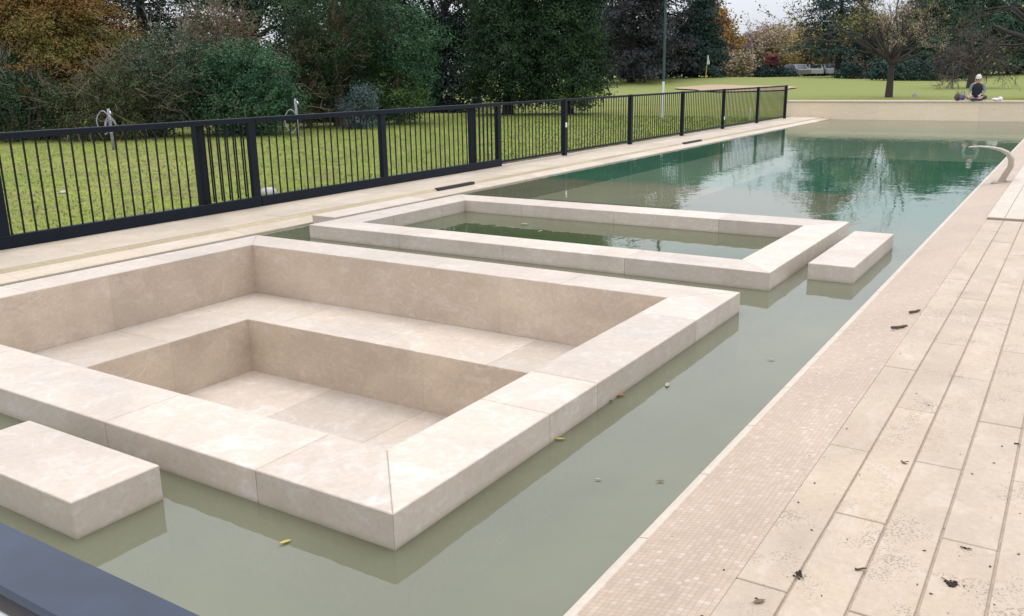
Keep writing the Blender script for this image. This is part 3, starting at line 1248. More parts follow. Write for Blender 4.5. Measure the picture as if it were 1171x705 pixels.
def limbs(mb, base, targets, r0, rng, n=5, wob=.12):
    """tapered limbs from a trunk point to crown points"""
    for t in targets:
        b, t = Vector(base), Vector(t)
        d = t - b
        pts, rd = [], []
        for i in range(n + 1):
            u = i / n
            p = b + d * u
            p.z += d.length * .10 * math.sin(math.pi * u)
            if 0 < i < n:
                p += Vector(rng.normal(0, wob * d.length / n, 3))
            pts.append(p)
            rd.append(r0 * (1 - u) ** .8 + .006)
        mb.tube(pts, rd, 5, False)


def bushy(name, x, y, blobs, mat, label, cat, leaf=.09, per=34, ncl=420, rad=.28, seed=0, trunk=None, bark='bark', twigs=0, twigmat=None,
          extra=None, aspect=.55, inner=.45, lump=.28, flat=.5, droop=0.0, group=None, zmin=.05, kinds=('trunk', 'crown')):
    """tree or shrub; blobs relative to (x, y, ground)"""
    rng = np.random.default_rng(seed + 100)
    z = gz(x, y)
    r = empty(name, (x, y, z), label, cat, group)
    C, D = blob_clusters(blobs, ncl, rng, inner, lump, zmin)
    if leaf <= .135:
        leaf, per = leaf * .78, int(per * 1.5)
    L = sprays(C, D, per, rad, leaf, aspect, rng, flat, droop)
    mats = [M[mat]]
    mi = np.zeros(len(L))
    if extra:                       # second leaf colour in a patch of the crown
        emat, ec, er, frac = extra
        mats.append(M[emat])
        q = np.linalg.norm((L[:, 0] - np.array(ec)) / np.array(er), axis=1) < 1
        mi = np.where(q & (rng.random(len(L)) < frac), 1, 0)
    o = mesh_np(kinds[1], L, 4, mats, r, (0, 0, 0), mi)
    mb = MB()
    if trunk:
        th, tr = trunk
        pts = [(rng.normal(0, .03) * i, rng.normal(0, .03) * i, th * i / 5 - (.1 if i == 0 else 0)) for i in range(6)]
        mb.tube(pts, [tr * (1.25 if i == 0 else 1 - .09 * i) for i in range(6)], 8)
        top = pts[-2]
        idx = rng.choice(len(C), min(26, len(C)), replace=False)
        limbs(mb, top, C[idx], tr * .42, rng)
    else:
        idx = rng.choice(len(C), min(22, len(C)), replace=False)
        for k in idx:
            b = (C[k][0] * .25, C[k][1] * .25, -.05)
            limbs(mb, b, [C[k]], .035, rng)
    child0 = mb.build(kinds[0], M[bark], r)
    if twigs:
        mb = MB()
        idx = rng.choice(len(C), min(twigs, len(C)), replace=False)
        for k in idx:
            b = Vector(C[k])
            d = Vector(D[k]) + Vector(rng.normal(0, .5, 3)) + Vector((0, 0, .35))
            d.normalize()
            ln = rng.uniform(.35, 1.0)
            mid = b + d * ln * .5 + Vector(rng.normal(0, .06, 3))
            end = b + d * ln + Vector(rng.normal(0, .12, 3)) - Vector((0, 0, .1))
            mb.tube([b - d * .3, mid, end], [.012, .009, .004], 3, False)
            for q in range(3):
                s = b.lerp(end, rng.uniform(.3, .95))
                mb.tube([s, s + (d + Vector(rng.normal(0, .7, 3))).normalized() * ln * .35], [.007, .003], 3, False)
        mb.build('twigs', M[twigmat or 'twig'], r)
    return r


def conifer(name, x, y, H, R, mat, label, nb=70, z0=.1, leaf=.2, per=26, rad=.55, seed=0, bark='bark_dark', tr=.25, power=.8, droop=.25, cat='tree', group=None, dens=3, rise=.1, flat=.28, keep=1.0, aspect=.4):
    """layered conifer: whorled limbs carrying flat sprays, sky showing between them"""
    rng = np.random.default_rng(seed + 500)
    z = gz(x, y)
    r = empty(name, (x, y, z), label, cat, group)
    mb = MB()
    lean = rng.normal(0, .012, 2)
    mb.tube([(lean[0] * H * u, lean[1] * H * u, H * u - (.15 if u == 0 else 0)) for u in (0, .15, .4, .7, 1)], [tr * 1.2, tr, tr * .75, tr * .4, .03], 8)
    C, D = [], []
    for i in range(nb):
        u = z0 + (1 - z0) * ((i + rng.random()) / nb)
        if rng.random() > keep:
            continue
        az = i * 2.399 + rng.normal(0, .4)
        ln = R * ((1 - u) / (1 - z0)) ** power * rng.uniform(.65, 1.15) + R * .06
        d = np.array([math.cos(az), math.sin(az), rise])
        b = np.array([lean[0] * H * u, lean[1] * H * u, H * u])
        tip = b + d * ln + np.array([0, 0, -droop * ln * .5])
        mid = b + d * ln * .5 + np.array([0, 0, droop * .1 * ln])
        mb.tube([b, mid, tip], [max(.02, tr * .22 * (1 - u) + .02), .025, .008], 4, False)
        ns = max(2, int(dens * ln / rad))
        for k in range(ns):
            q = .25 + .8 * (k + rng.random()) / ns
            p = (1 - q) ** 2 * b + 2 * q * (1 - q) * mid + q * q * tip
            p = p + np.array([-d[1], d[0], 0]) * rng.normal(0, .28) * ln * (1.05 - q * .6)
            C.append(p)
            D.append(d * .8 + np.array([0, 0, -.1]))
    C, D = np.array(C), unit(np.array(D))
    L = sprays(C, D, per, rad, leaf, aspect, rng, flat, droop)
    mb.build('trunk', M[bark], r)
    mesh_np('crown', L, 4, [M[mat]], r)
    return r


def branchy(name, x, y, H, label, seed=0, bark='bark', tr=.25, fork=1.4, levels=5, spread=.8, mat=None, leaf=.16, leafn=0, leaf_fn=None, cat='tree', group=None,
            kids=(3, 4), grav=-.05, twr=.012, lens=None, extra=None, aim=None, nlimb=7, az0=None, elr=(.25, 1.25), ln=(.42, .55), special=(), dry=None):
    """deciduous tree grown by forking; optional sparse leaves on its outer twigs"""
    rnd = random.Random(seed)
    rng = np.random.default_rng(seed)
    z = gz(x, y)
    r = empty(name, (x, y, z), label, cat, group)
    mb = MB()
    tips = []

    def grow(p, d, ln, rad, lev):
        segs = 4 if lev < 3 else 3
        pts, rd = [p], [rad]
        dd = d
        for i in range(segs):
            dd = (dd + Vector((rnd.gauss(0, .16), rnd.gauss(0, .16), rnd.gauss(0, .12) + grav * lev))).normalized()
            p = p + dd * (ln / segs)
            pts.append(p)
            rd.append(max(twr * .5, rad * (1 - .5 * (i + 1) / segs)))
        mb.tube(pts, rd, 6 if lev < 2 else (4 if lev < 4 else 3), False)
        if lev >= levels - 1:
            tips.append(pts[-1])
            tips.append(pts[1])
        if lev >= levels:
            return
        for k in range(rnd.randint(*kids)):
            j = rnd.randint(1, segs)
            b = pts[j]
            side = Vector((rnd.gauss(0, 1), rnd.gauss(0, 1), rnd.gauss(0, .7)))
            side = (side - dd * side.dot(dd)).normalized()
            nd = (dd * (1 - spread * .45) + side * spread * rnd.uniform(.5, 1.1)).normalized()
            grow(b, nd, ln * rnd.uniform(.55, .78), max(twr, rd[j] * .6), lev + 1)
    mb.tube([(0, 0, -.15), (0, 0, fork * .5), (.02, 0, fork)], [tr * 1.3, tr, tr * .9], 9)
    for k in range(nlimb):
        az = (az0 or 0) + 2 * math.pi * k / nlimb + rnd.uniform(-.3, .3)
        el = rnd.uniform(*elr)
        d = Vector((math.cos(az) * math.cos(el), math.sin(az) * math.cos(el), math.sin(el)))
        grow(Vector((0, 0, fork * rnd.uniform(.8, 1.0))), d, (H - fork) * rnd.uniform(*ln), tr * .5, 1)
    for az, el, le in special:
        grow(Vector((0, 0, fork)), Vector((math.cos(az) * math.cos(el), math.sin(az) * math.cos(el), math.sin(el))), le, tr * .55, 1)
    mb.build('trunk', M[bark], r)
    if mat and leafn:
        T = np.array([tuple(t) for t in tips])
        if leaf_fn is not None:
            T = T[leaf_fn(T)]
        if len(T):
            D = unit(T - np.array([0, 0, H * .4]))
            L = sprays(T, D, leafn, leaf * 2.2, leaf, .7, rng, .8, .1)
            mats = [M[mat]]
            mi = np.zeros(len(L))
            if extra:
                mats.append(M[extra])
                mi = (rng.random(len(L)) < .35).astype(int)
            if dry:
                T2 = np.array([tuple(t) for t in tips])
                T2 = T2[dry[3](T2)]
                L2 = sprays(T2, unit(T2 - np.array([0, 0, H * .3])), dry[2], dry[1] * 3, dry[1], .7, rng, .8, .2)
                mats.append(M[dry[0]])
                L = np.concatenate([L, L2])
                mi = np.concatenate([mi, np.full(len(L2), len(mats) - 1)])
            mesh_np('crown', L, 4, mats, r, (0, 0, 0), mi)
    return r


def P(px, D):
    return at(px, D)


# --- belt of shrubs and trees along the left of the lawn
x, y = P(18, 24)
bushy('shrub', x, y, [((0, 0, .9), (1.5, 1.2, 1.1)), ((-1.6, .5, 1.2), (1.4, 1.2, 1.3))], 'lf_dark', 'dark green shrub with bare pale stems, at the far left of the lawn', 'shrub', .085, 34, 520, .26, 1, twigs=70)
x, y = P(-110, 24)
bushy('shrub', x, y, [((0, 0, 1.2), (2.2, 1.5, 1.5))], 'lf_green', 'broad green shrub cut by the left border of the photo', 'shrub', .09, 30, 420, .28, 2, twigs=30)
x, y = P(75, 27.5)
conifer('cypress_tree', x, y, 4.7, 2.9, 'lf_rust', 'feathery cypress turned olive and rust, above the shrubs at left', 105, .22, .10, 46, .42, 3, 'bark_red', .13, .42, .35, dens=4, rise=.22)
x, y = P(95, 24)
bushy('shrub', x, y, [((0, 0, .8), (1.3, 1.0, 1.0)), ((.9, .4, 1.1), (1.0, .9, 1.0))], 'lf_olive', 'olive twiggy shrub behind the left garden tap', 'shrub', .075, 32, 460, .24, 4, twigs=120)
x, y = P(172, 25)
bushy('shrub', x, y, [((0, 0, 1.2), (1.3, 1.1, 1.5)), ((.7, .2, 1.9), (1.0, .9, 1.0))], 'lf_grey', 'greyish green shrub between the olive shrub and the bottle green bush', 'shrub', .08, 32, 520, .25, 5, twigs=130)
x, y = P(272, 25.4)
bushy('shrub', x, y, [((0, 0, 1.0), (1.9, 1.4, 1.25)), ((-.6, .1, 1.7), (1.3, 1.1, 1.0)), ((.9, -.1, 1.3), (1.2, 1.0, 1.2))], 'lf_green', 'large rounded bottle green bush behind the gates', 'shrub', .10, 36, 760, .27, 6, twigs=40)
x, y = P(250, 27)
bushy('small_tree', x, y, [((0, 0, 2.9), (1.2, 1.0, .9)), ((.7, 0, 2.6), (1.0, .8, .7))], 'lf_tan', 'thin tan twiggy tree rising above the bottle green bush', 'tree', .075, 15, 360, .3, 7, (2.2, .06), 'bark', 160, 'twig', aspect=.6)
x, y = P(350, 28.5)
bushy('small_tree', x, y, [((0, 0, 1.4), (1.3, 1.2, 1.4)), ((.6, .2, 2.5), (1.3, 1.1, .8))], 'lf_olive', 'dull olive tree with arching tan twigs right of the bottle green bush', 'tree', .085, 26, 440, .28, 8, (1.8, .09), 'bark_red', 90, 'twig')
x, y = P(385, 29)
bushy('broadleaf_tree', x, y, [((0, 0, 3.4), (2.1, 1.8, 1.5)), ((-.6, -.3, 1.6), (1.3, 1.2, .9))], 'lf_dark', 'dark evergreen tree with reddish trunk behind the blue grey bush', 'tree', .10, 36, 620, .32, 9, (3.2, .17), 'bark_red')
x, y = P(408, 27.5)
bushy('shrub', x, y, [((0, 0, .55), (.75, .6, .65)), ((.35, 0, 1.0), (.4, .4, .45))], 'lf_blue', 'pale blue grey bush low behind the fence', 'shrub', .09, 26, 130, .2, 10)
x, y = P(455, 30)
bushy('broadleaf_tree', x, y, [((0, 0, 1.3), (1.4, 1.2, 1.3)), ((-.2, .2, 2.8), (1.7, 1.4, 1.2))], 'lf_green', 'mid green leafy tree left of the dark hollow', 'tree', .10, 34, 640, .3, 11, (2.2, .13), extra=('lf_bright', (.3, -.5, .9), (1.0, 1.4, 1.0), .5))
x, y = P(300, 36)
bushy('broadleaf_tree', x, y, [((0, 0, 4), (3.4, 2.6, 3.2)), ((-1.5, 1, 6.5), (2.6, 2.4, 2.6))], 'lf_dark', 'tall dark tree filling the sky behind the tan twiggy tree', 'tree', .14, 34, 760, .48, 12, (4, .25), 'bark_dark')
x, y = P(170, 44)
conifer('pine_tree', x, y, 12, 5.0, 'lf_pine', 'black looking pine with sky between limbs, behind the rusty cypress', 70, .12, .2, 34, .8, 13, 'bark_dark', .3, .5, .1, dens=2.4)
x, y = P(60, 46)
conifer('pine_tree', x, y, 12.5, 5.5, 'lf_pine', 'black looking pine behind the top of the rusty cypress, at far left', 76, .08, .2, 36, .85, 14, 'bark_dark', .3, .5, .1, dens=2.6)
x, y = P(-60, 40)
conifer('pine_tree', x, y, 12, 5.0, 'lf_pine', 'black looking pine cut by the left border', 70, .08, .2, 34, .85, 15, 'bark_dark', .3, .5, .1, dens=2.6)
x, y = P(410, 42)
bushy('broadleaf_tree', x, y, [((0, 0, 4.2), (3.6, 3, 3.8)), ((1.0, 0, 7), (2.8, 2.4, 2.4))], 'lf_dark', 'tall dark tree above the reddish trunk', 'tree', .16, 34, 900, .5, 16, (4.5, .28), 'bark_dark')
x, y = P(500, 44)
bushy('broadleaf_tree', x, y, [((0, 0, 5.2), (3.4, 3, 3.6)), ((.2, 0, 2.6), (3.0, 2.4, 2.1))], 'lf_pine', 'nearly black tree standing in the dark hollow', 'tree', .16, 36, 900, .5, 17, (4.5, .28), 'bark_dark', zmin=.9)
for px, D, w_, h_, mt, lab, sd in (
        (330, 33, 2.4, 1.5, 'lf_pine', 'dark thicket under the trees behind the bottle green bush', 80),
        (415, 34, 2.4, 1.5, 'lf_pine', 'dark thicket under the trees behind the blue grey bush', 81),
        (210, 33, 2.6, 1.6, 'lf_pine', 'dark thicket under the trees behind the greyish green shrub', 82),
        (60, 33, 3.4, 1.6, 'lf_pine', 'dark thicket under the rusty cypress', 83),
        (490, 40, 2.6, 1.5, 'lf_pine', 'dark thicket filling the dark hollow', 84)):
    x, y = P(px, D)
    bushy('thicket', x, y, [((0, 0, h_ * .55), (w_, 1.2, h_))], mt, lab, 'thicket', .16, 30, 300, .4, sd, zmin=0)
# the pair of big dark evergreens in the middle
x, y = P(580, 36)
bushy('evergreen_tree', x, y, [((0, 0, 1.9), (1.8, 1.8, 1.5)), ((-.1, 0, 3.7), (1.7, 1.6, 1.5)), ((.3, .2, 5.2), (1.2, 1.2, 1.0)), ((.0, .2, 7.0), (1.4, 1.3, 1.2)), ((.2, 0, 8.6), (.8, .8, .8))], 'lf_dark', 'big dark evergreen, left of the pair in the middle', 'tree', .13, 40, 1500, .36, 18, (3.0, .22), 'bark_dark', zmin=.3, inner=.3)
x, y = P(650, 35.5)
bushy('evergreen_tree', x, y, [((0, 0, 1.5), (1.75, 1.7, 1.35)), ((-.1, 0, 3.2), (1.6, 1.6, 1.5)), ((.1, .1, 4.9), (1.35, 1.3, 1.4)), ((.2, 0, 6.6), (1.2, 1.1, 1.2)), ((.1, 0, 8.2), (.8, .8, 1.0))], 'lf_dark', 'big dark evergreen, right of the pair, bordering the open lawn', 'tree', .13, 40, 1600, .36, 19, (3.4, .22), 'bark_dark', zmin=.02, inner=.3, extra=('lf_bright', (.9, -.6, .6), (1.0, 1.6, .5), .45))
x, y = P(545, 47)
conifer('pine_tree', x, y, 12.5, 3.4, 'lf_pine', 'thin dark pine showing sky between limbs, above the big evergreens', 46, .3, .18, 28, .6, 20, 'bark_dark', .2, .6, .1, keep=.8, dens=2)
x, y = P(610, 52)
conifer('pine_tree', x, y, 10, 3.2, 'lf_far', 'dark pine peeping over the pair of evergreens', 44, .2, .2, 26, .6, 21, 'bark_dark', .2, .6, .1, keep=.75, dens=2)

# --- far trees beyond the green
x, y = P(722, 78)
conifer('cedar_tree', x, y, 12.2, 4.0, 'lf_farbrown', 'tall brownish conifer just right of the big evergreens', 74, .04, .34, 34, .95, 30, 'bark_dark', .35, .4, .15, keep=.75)
x, y = P(758, 82)
conifer('cedar_tree', x, y, 12.6, 3.8, 'lf_farbrown', 'tall brownish conifer behind the tall pole', 70, .04, .34, 34, .95, 31, 'bark_dark', .35, .4, .15, keep=.7)
x, y = P(698, 90)
conifer('cedar_tree', x, y, 12.5, 3.6, 'lf_far', 'slim dark conifer half hidden by the big evergreens', 60, .04, .34, 30, .95, 32, 'bark_dark', .3, .5, .15)
x, y = P(735, 92)
bushy('broadleaf_tree', x, y, [((0, 0, 2.4), (6, 3, 2.6))], 'lf_far', 'low dark thicket at the foot of the tall brownish conifers', 'tree', .3, 34, 500, .8, 33, (2, .2), 'bark_dark', zmin=0)
x, y = P(795, 86)
conifer('cedar_tree', x, y, 8.4, 3.3, 'lf_far', 'dense dark conical cedar in front of the orange tree', 80, .02, .30, 40, .8, 34, 'bark_dark', .3, .62, .12)
x, y = P(820, 100)
bushy('autumn_tree', x, y, [((-1.4, 0, 6.4), (2.0, 2.0, 2.6)), ((.2, 0, 4.2), (2.2, 2, 2.4)), ((1.1, 0, 2.6), (1.4, 1.6, 1.6))], 'lf_orange', 'bright orange and golden autumn tree beyond the golf flag', 'tree', .32, 30, 420, .7, 35, (4, .2), lump=.35)
far = [
    (843, 112, 5.0, 3.4, 'lf_purple', 'purple brown half bare tree right of the orange tree', 40),
    (838, 95, 2.4, 1.9, 'lf_brown', 'small pinkish brown tree right of the golf flag', 41),
    (868, 112, 6.0, 3.6, 'lf_brown', 'brown autumn tree left of the small red tree', 42),
    (900, 114, 6.4, 4.0, 'lf_olive_brown', 'ochre autumn tree above the grey parked car', 43),
    (924, 106, 5.4, 3.4, 'lf_olive_brown', 'golden olive autumn tree left of the dark spreading pine', 44),
    (950, 118, 7.4, 4.0, 'lf_purple', 'purple brown tree behind the dark spreading pine', 45),
    (990, 104, 7.2, 3.4, 'lf_brown', 'brown tree seen behind the left limbs of the forked tree', 47),
    (1030, 108, 7.6, 3.8, 'lf_purple', 'purple brown tree seen behind the right limbs of the forked tree', 48),
    (880, 126, 7.4, 5.0, 'lf_purple', 'tall faded purple brown tree at the back of the autumn row', 46),
]
for px, D, hh, rr, mt, lab, sd in far:
    x, y = P(px, D)
    bushy('autumn_tree', x, y, [((0, 0, hh * .52), (rr, rr * .9, hh * .42)), ((rr * .4, 0, hh * .75), (rr * .6, rr * .6, hh * .28))], mt, lab, 'tree', .3, 20, 330, .75, sd, (hh * .45, .16), twigs=60, twigmat='twig_purple', lump=.35, group='autumn trees beyond the golf green', inner=.3)
x, y = P(882, 103)
bushy('autumn_tree', x, y, [((0, 0, 1.9), (.5, .5, .8))], 'lf_red', 'small dark red tree in the autumn row', 'tree', .24, 26, 70, .4, 50, (1.2, .07))
for i, (px, D, w, h, mt, lab) in enumerate((
        (925, 122, 4.0, 1.5, 'lf_far', 'dark hedge behind the parked cars'),
        (965, 112, 4.2, 1.6, 'lf_far', 'dark hedge under the dark spreading pine'),
        (990, 104, 3.4, 1.5, 'lf_far', 'dark hedge left of the forked tree'),
        (852, 100, 3.2, .8, 'lf_far', 'low dark hedge left of the parked cars'),
        (1010, 84, 4.5, 1.0, 'lf_far', 'low dark hedge behind the foot of the forked tree'),
        (1050, 78, 4.0, 1.1, 'lf_far', 'low dark hedge right of the forked tree'),
        (880, 103, 2.4, .7, 'lf_far', 'small dark shrub under the small red tree'))):
    x, y = P(px, D)
    bushy('hedge', x, y, [((0, 0, h * .6), (w, 1.2, h))], mt, lab, 'hedge', .26, 30, 180, .5, 60 + i, zmin=0)
x, y = P(958, 92)
conifer('pine_tree', x, y, 13.5, 4.6, 'lf_far', 'dark spreading pine with low limbs left of the forked tree', 62, .16, .32, 34, .95, 70, 'bark_dark', .32, .45, .22, dens=2.6)
x, y = P(1068, 86)
conifer('pine_tree', x, y, 9.6, 5.0, 'lf_fargreen', 'broad green pine between the forked tree and the sitting person', 84, .05, .32, 38, .95, 72, 'bark_dark', .35, .45, .2, dens=2.8)
x, y = P(1110, 92)
conifer('pine_tree', x, y, 9.2, 5.0, 'lf_fargreen', 'broad green pine behind the sitting person', 80, .05, .34, 38, .95, 73, 'bark_dark', .35, .45, .2, dens=2.8)
x, y = P(1165, 96)
conifer('pine_tree', x, y, 8.6, 4.8, 'lf_fargreen', 'broad green pine at the right border', 74, .05, .34, 36, .95, 74, 'bark_dark', .35, .45, .2, dens=2.8)
x, y = P(1230, 90)
conifer('pine_tree', x, y, 8.6, 4.8, 'lf_fargreen', 'green pine beyond the right border', 70, .05, .34, 34, .95, 76, 'bark_dark', .35, .45, .2)

# --- forked tree behind the far wall, leaves left on its left side
x, y = P(1019, 50)


def leftside(T):
    q = T[:, 0] * CAM_R.x + T[:, 1] * CAM_R.y
    k = np.random.default_rng(3).random(len(T))
    return ((q < -1.6) & (T[:, 2] > 2.9) & (k < .75)) | ((q >= -1.6) & (T[:, 2] > 3.6) & (k < .04))


def browns(T):
    q = T[:, 0] * CAM_R.x + T[:, 1] * CAM_R.y
    k = np.random.default_rng(4).random(len(T))
    return (q > -2.4) & (T[:, 2] < 5.2) & (k < .85)


AZL = math.atan2(-CAM_R.y, -CAM_R.x)
branchy('forked_tree', x, y, 8.2, 'forked tree with brown twigs and a few yellow green leaves, behind the far wall', 5, 'bark_mid', .18, 2.1, 5, .75,
        'lf_yellow', .15, 4, leftside, kids=(2, 3), grav=.035, twr=.012, extra='lf_olive', nlimb=10, elr=(.12, 1.2), ln=(.34, .46),
        special=[(AZL + .25, .50, 4.6), (AZL - .35, .75, 4.0), (AZL, .36, 3.4), (1.0, 1.45, 4.4)], dry=('lf_brown', .06, 8, browns))
x, y = P(1112, 62)
branchy('bare_tree', x, y, 6.2, 'low bare tree with a leaning trunk and spreading twigs behind the sitting person', 9, 'twig_purple', .24, 1.3, 5, .95,
        None, kids=(3, 4), grav=-.015, twr=.014, nlimb=8)
x, y = P(1195, 44)
branchy('bare_tree', x, y, 9.5, 'bare tree reaching dark branches in from the top right corner', 12, 'bark_dark', .3, 2.6, 4, .9,
        'lf_yellow', .15, 2, lambda T: np.random.default_rng(5).random(len(T)) < .12, kids=(2, 3), twr=.016, nlimb=8)


# --- parked cars far behind
def car(px, D, yaw, paint, label):
    x, y = P(px, D)
    z = gz(x, y)
    r = empty('parked_car', (x, y, z), label, 'car', 'cars parked beyond the golf green')
    r.rotation_euler = (0, 0, yaw)
    prof = [(-2.0, .3), (-2.05, .75), (-1.5, .9), (-.95, 1.38), (.75, 1.42), (1.5, 1.0), (2.0, .85), (2.05, .35)]
    vs = []
    for s, k in ((-.82, 1), (.82, 1)):
        for (a, b) in prof:
            vs.append((a, s * (1 if b < 1 else .86), b))
    n = len(prof)
    fs = [tuple(range(n)), tuple(range(2 * n - 1, n - 1, -1))] + [(i, n + i, n + (i + 1) % n, (i + 1) % n) for i in range(n)]
    mb = MB()
    mb.add(vs, fs)
    b = mb.build('body', paint, r)
    mb = MB()
    for s in (-1, 1):
        yy = s * .80
        q = [(-1.25, yy, .96), (1.15, yy, 1.0), (.65, s * .745, 1.33), (-.85, s * .745, 1.31)]
        mb.add([(a, c + s * .02, d) for a, c, d in q], [(0, 1, 2, 3)])
    mb.add([(-1.52, -.66, .93), (-1.52, .66, .93), (-1.0, .6, 1.35), (-1.0, -.6, 1.35)], [(0, 1, 2, 3)])
    mb.add([(1.52, -.66, 1.02), (1.52, .66, 1.02), (.82, .6, 1.40), (.82, -.6, 1.40)], [(3, 2, 1, 0)])
    mb.build('windows', M['glass'], r)
    for a in (-1.3, 1.3):
        for s in (-.78, .78):
            mb = MB()
            mb.tube([(a, s - .1, .31), (a, s + .1, .31)], .31, 14)
            wh = mb.build('wheel', M['tyre'], r)
            mb = MB()
            mb.tube([(a, s - .104, .31), (a, s + .104, .31)], .18, 12)
            mb.build('rim', M['steel'], wh)


car(909, 103, 2.42, M['car_grey'], 'grey parked car beyond the golf green')
car(930, 105, 2.0, M['car_white'], 'white parked car right of the grey one')
car(943, 105.5, 2.3, M['car_white'], 'white parked car half hidden by the dark spreading pine')

# ------------------------------------------------------------------ person sitting on the far wall


def person(x, y, z0):
    r = empty('person', (x, y, z0), 'person in a white cap and dark vest sitting on the far wall', 'person')
    J = {}
    V, E, RAD = [], [], []

    def j(n, p, rad, par=None):
        J[n] = len(V)
        V.append(p)
        RAD.append(rad)
        if par:
            E.append((J[par], J[n]))
    # faces -Y (towards the pool); cross-legged, leaning a little forward, head bowed
    j('pelvis', (0, .06, .12), (.15, .12))
    j('belly', (0, .05, .28), (.135, .105), 'pelvis')
    j('chest', (0, .01, .44), (.155, .11), 'belly')
    j('neck0', (0, -.03, .575), (.07, .065), 'chest')
    j('neck', (0, -.055, .635), (.052, .052), 'neck0')
    j('head', (0, -.085, .72), (.075, .085), 'neck')
    j('crown', (0, -.075, .80), (.07, .08), 'head')
    for s, nm in ((-1, 'a'), (1, 'b')):
        j('sh' + nm, (s * .18, -.02, .545), (.062, .06), 'neck0')
        el = (s * .235, -.05, .30)
        j('el' + nm, el, (.045, .045), 'sh' + nm)
        wr = (s * .21, -.22, .22) if s < 0 else (s * .10, -.25, .21)
        j('wr' + nm, wr, (.03, .028), 'el' + nm)
        hd = (wr[0] - s * .02, wr[1] - .06, wr[2] - .03)
        j('hand' + nm, hd, (.035, .02), 'wr' + nm)
        for k, ln in enumerate((.062, .072, .068, .052)):
            o = (k - 1.5) * .019
            b = (hd[0] + o, hd[1] - .035, hd[2] - .01)
            j(f'f{k}{nm}', b, (.009, .009), 'hand' + nm)
            j(f'g{k}{nm}', (b[0], b[1] - ln * .6, b[2] - ln * .7), (.008, .008), f'f{k}{nm}')
        j('th' + nm, (hd[0] - s * .04, hd[1] - .01, hd[2] + .005), (.011, .011), 'hand' + nm)
        j('ti' + nm, (hd[0] - s * .055, hd[1] - .045, hd[2] - .015), (.009, .009), 'th' + nm)
        j('hip' + nm, (s * .09, .03, .10), (.105, .10), 'pelvis')
        j('kn' + nm, (s * .30, -.22, .13), (.075, .068), 'hip' + nm)
        j('an' + nm, (-s * .04 + s * .02, -.30 - (.05 if s > 0 else 0), .055), (.045, .045), 'kn' + nm)
        j('toe' + nm, (-s * .20, -.30 - (.05 if s > 0 else 0), .045), (.042, .035), 'an' + nm)
    me = bpy.data.meshes.new('body')
    me.from_pydata(V, E, [])
    o = bpy.data.objects.new('body', me)
    COL.objects.link(o)
    sk = o.modifiers.new('s', 'SKIN')
    sk.use_smooth_shade = True
    for i, q in enumerate(RAD):
        me.skin_vertices[0].data[i].radius = q
        me.skin_vertices[0].data[i].use_root = (i == 0)
    ss = o.modifiers.new('u', 'SUBSURF')
    ss.levels = ss.render_levels = 2
    dg = bpy.context.evaluated_depsgraph_get()
    dg.update()
    nm = bpy.data.meshes.new_from_object(o.evaluated_get(dg))
    COL.objects.unlink(o)
    bpy.data.objects.remove(o)
    body = bpy.data.objects.new('body', nm)
    COL.objects.link(body)
    body.parent = r
    nm.materials.clear()
    for k in ('skin', 'sleeve', 'jeans', 'shoe'):
        nm.materials.append(M[k])
    for p in nm.polygons:
        p.use_smooth = True
        c = p.center
        wa = min((c - Vector(V[J['wr' + q]])).length for q in 'ab')
        handy = any((c - Vector(V[J['hand' + q]])).length < .12 and c.y < V[J['wr' + q]][1] + .01 for q in 'ab')
        if c.z > .60 or handy:
            p.material_index = 0
        elif any((c - Vector(V[J['toe' + q]])).length < .13 for q in 'ab'):
            p.material_index = 3
        elif c.z < .19 and abs(c.x) < .5 and not (wa < .07):
            p.material_index = 2
        else:
            p.material_index = 1
    # vest: shell round the trunk
    mb = MB()
    rings = [(.16, .175, .15, .055), (.28, .16, .135, .05), (.44, .175, .14, .01), (.53, .165, .125, -.015), (.60, .085, .09, -.04)]
    n = 18
    vs = [(a * math.cos(2 * math.pi * k / n), c + b * math.sin(2 * math.pi * k / n), z) for z, a, b, c in rings for k in range(n)]
    fs = [(i * n + k, i * n + (k + 1) % n, i * n + n + (k + 1) % n, i * n + n + k) for i in range(len(rings) - 1) for k in range(n)]
    mb.add(vs, fs)
    v = mb.build('vest', M['vest'], r, True)
    # face
    mb = MB()
    mb.m = 0
    mb.ball((0, -.178, .71), (.014, .022, .022), 8, 6)
    mb.ball((-.083, -.075, .72), (.012, .022, .032), 8, 6)
    mb.ball((.083, -.075, .72), (.012, .022, .032), 8, 6)
    mb.m = 1
    for s in (-1, 1):
        mb.ball((s * .03, -.162, .735), (.011, .008, .007), 8, 6)
    mb.ball((0, -.162, .675), (.024, .008, .005), 8, 6)
    mb.build('face', [M['skin'], M['hair']], r, True)
    mb = MB()
    mb.ball((0, -.045, .735), (.092, .09, .085), 12, 8)
    mb.build('hair', M['hair'], r, True)
    mb = MB()
    n = 16
    rings = [(.745, .098, .112), (.80, .097, .11), (.845, .078, .09), (.875, .04, .045), (.88, .004, .004)]
    vs = [(a * math.cos(2 * math.pi * k / n), -.075 + b * math.sin(2 * math.pi * k / n), z + (.02 if k > 8 else 0)) for z, a, b in rings for k in range(n)]
    fs = [(i * n + k, i * n + (k + 1) % n, i * n + n + (k + 1) % n, i * n + n + k) for i in range(len(rings) - 1) for k in range(n)]
    mb.add(vs, fs)
    cap = mb.build('cap', M['cap'], r, True)
    mb = MB()
    mb.add([(-.085, -.15, .768), (.085, -.15, .768), (.06, -.25, .752), (-.06, -.25, .752), (-.085, -.15, .778), (.085, -.15, .778), (.06, -.25, .76), (-.06, -.25, .76)],
           [(0, 3, 2, 1), (4, 5, 6, 7), (0, 1, 5, 4), (1, 2, 6, 5), (2, 3, 7, 6), (3, 0, 4, 7)])
    mb.build('brim', M['cap'], cap)
    return r


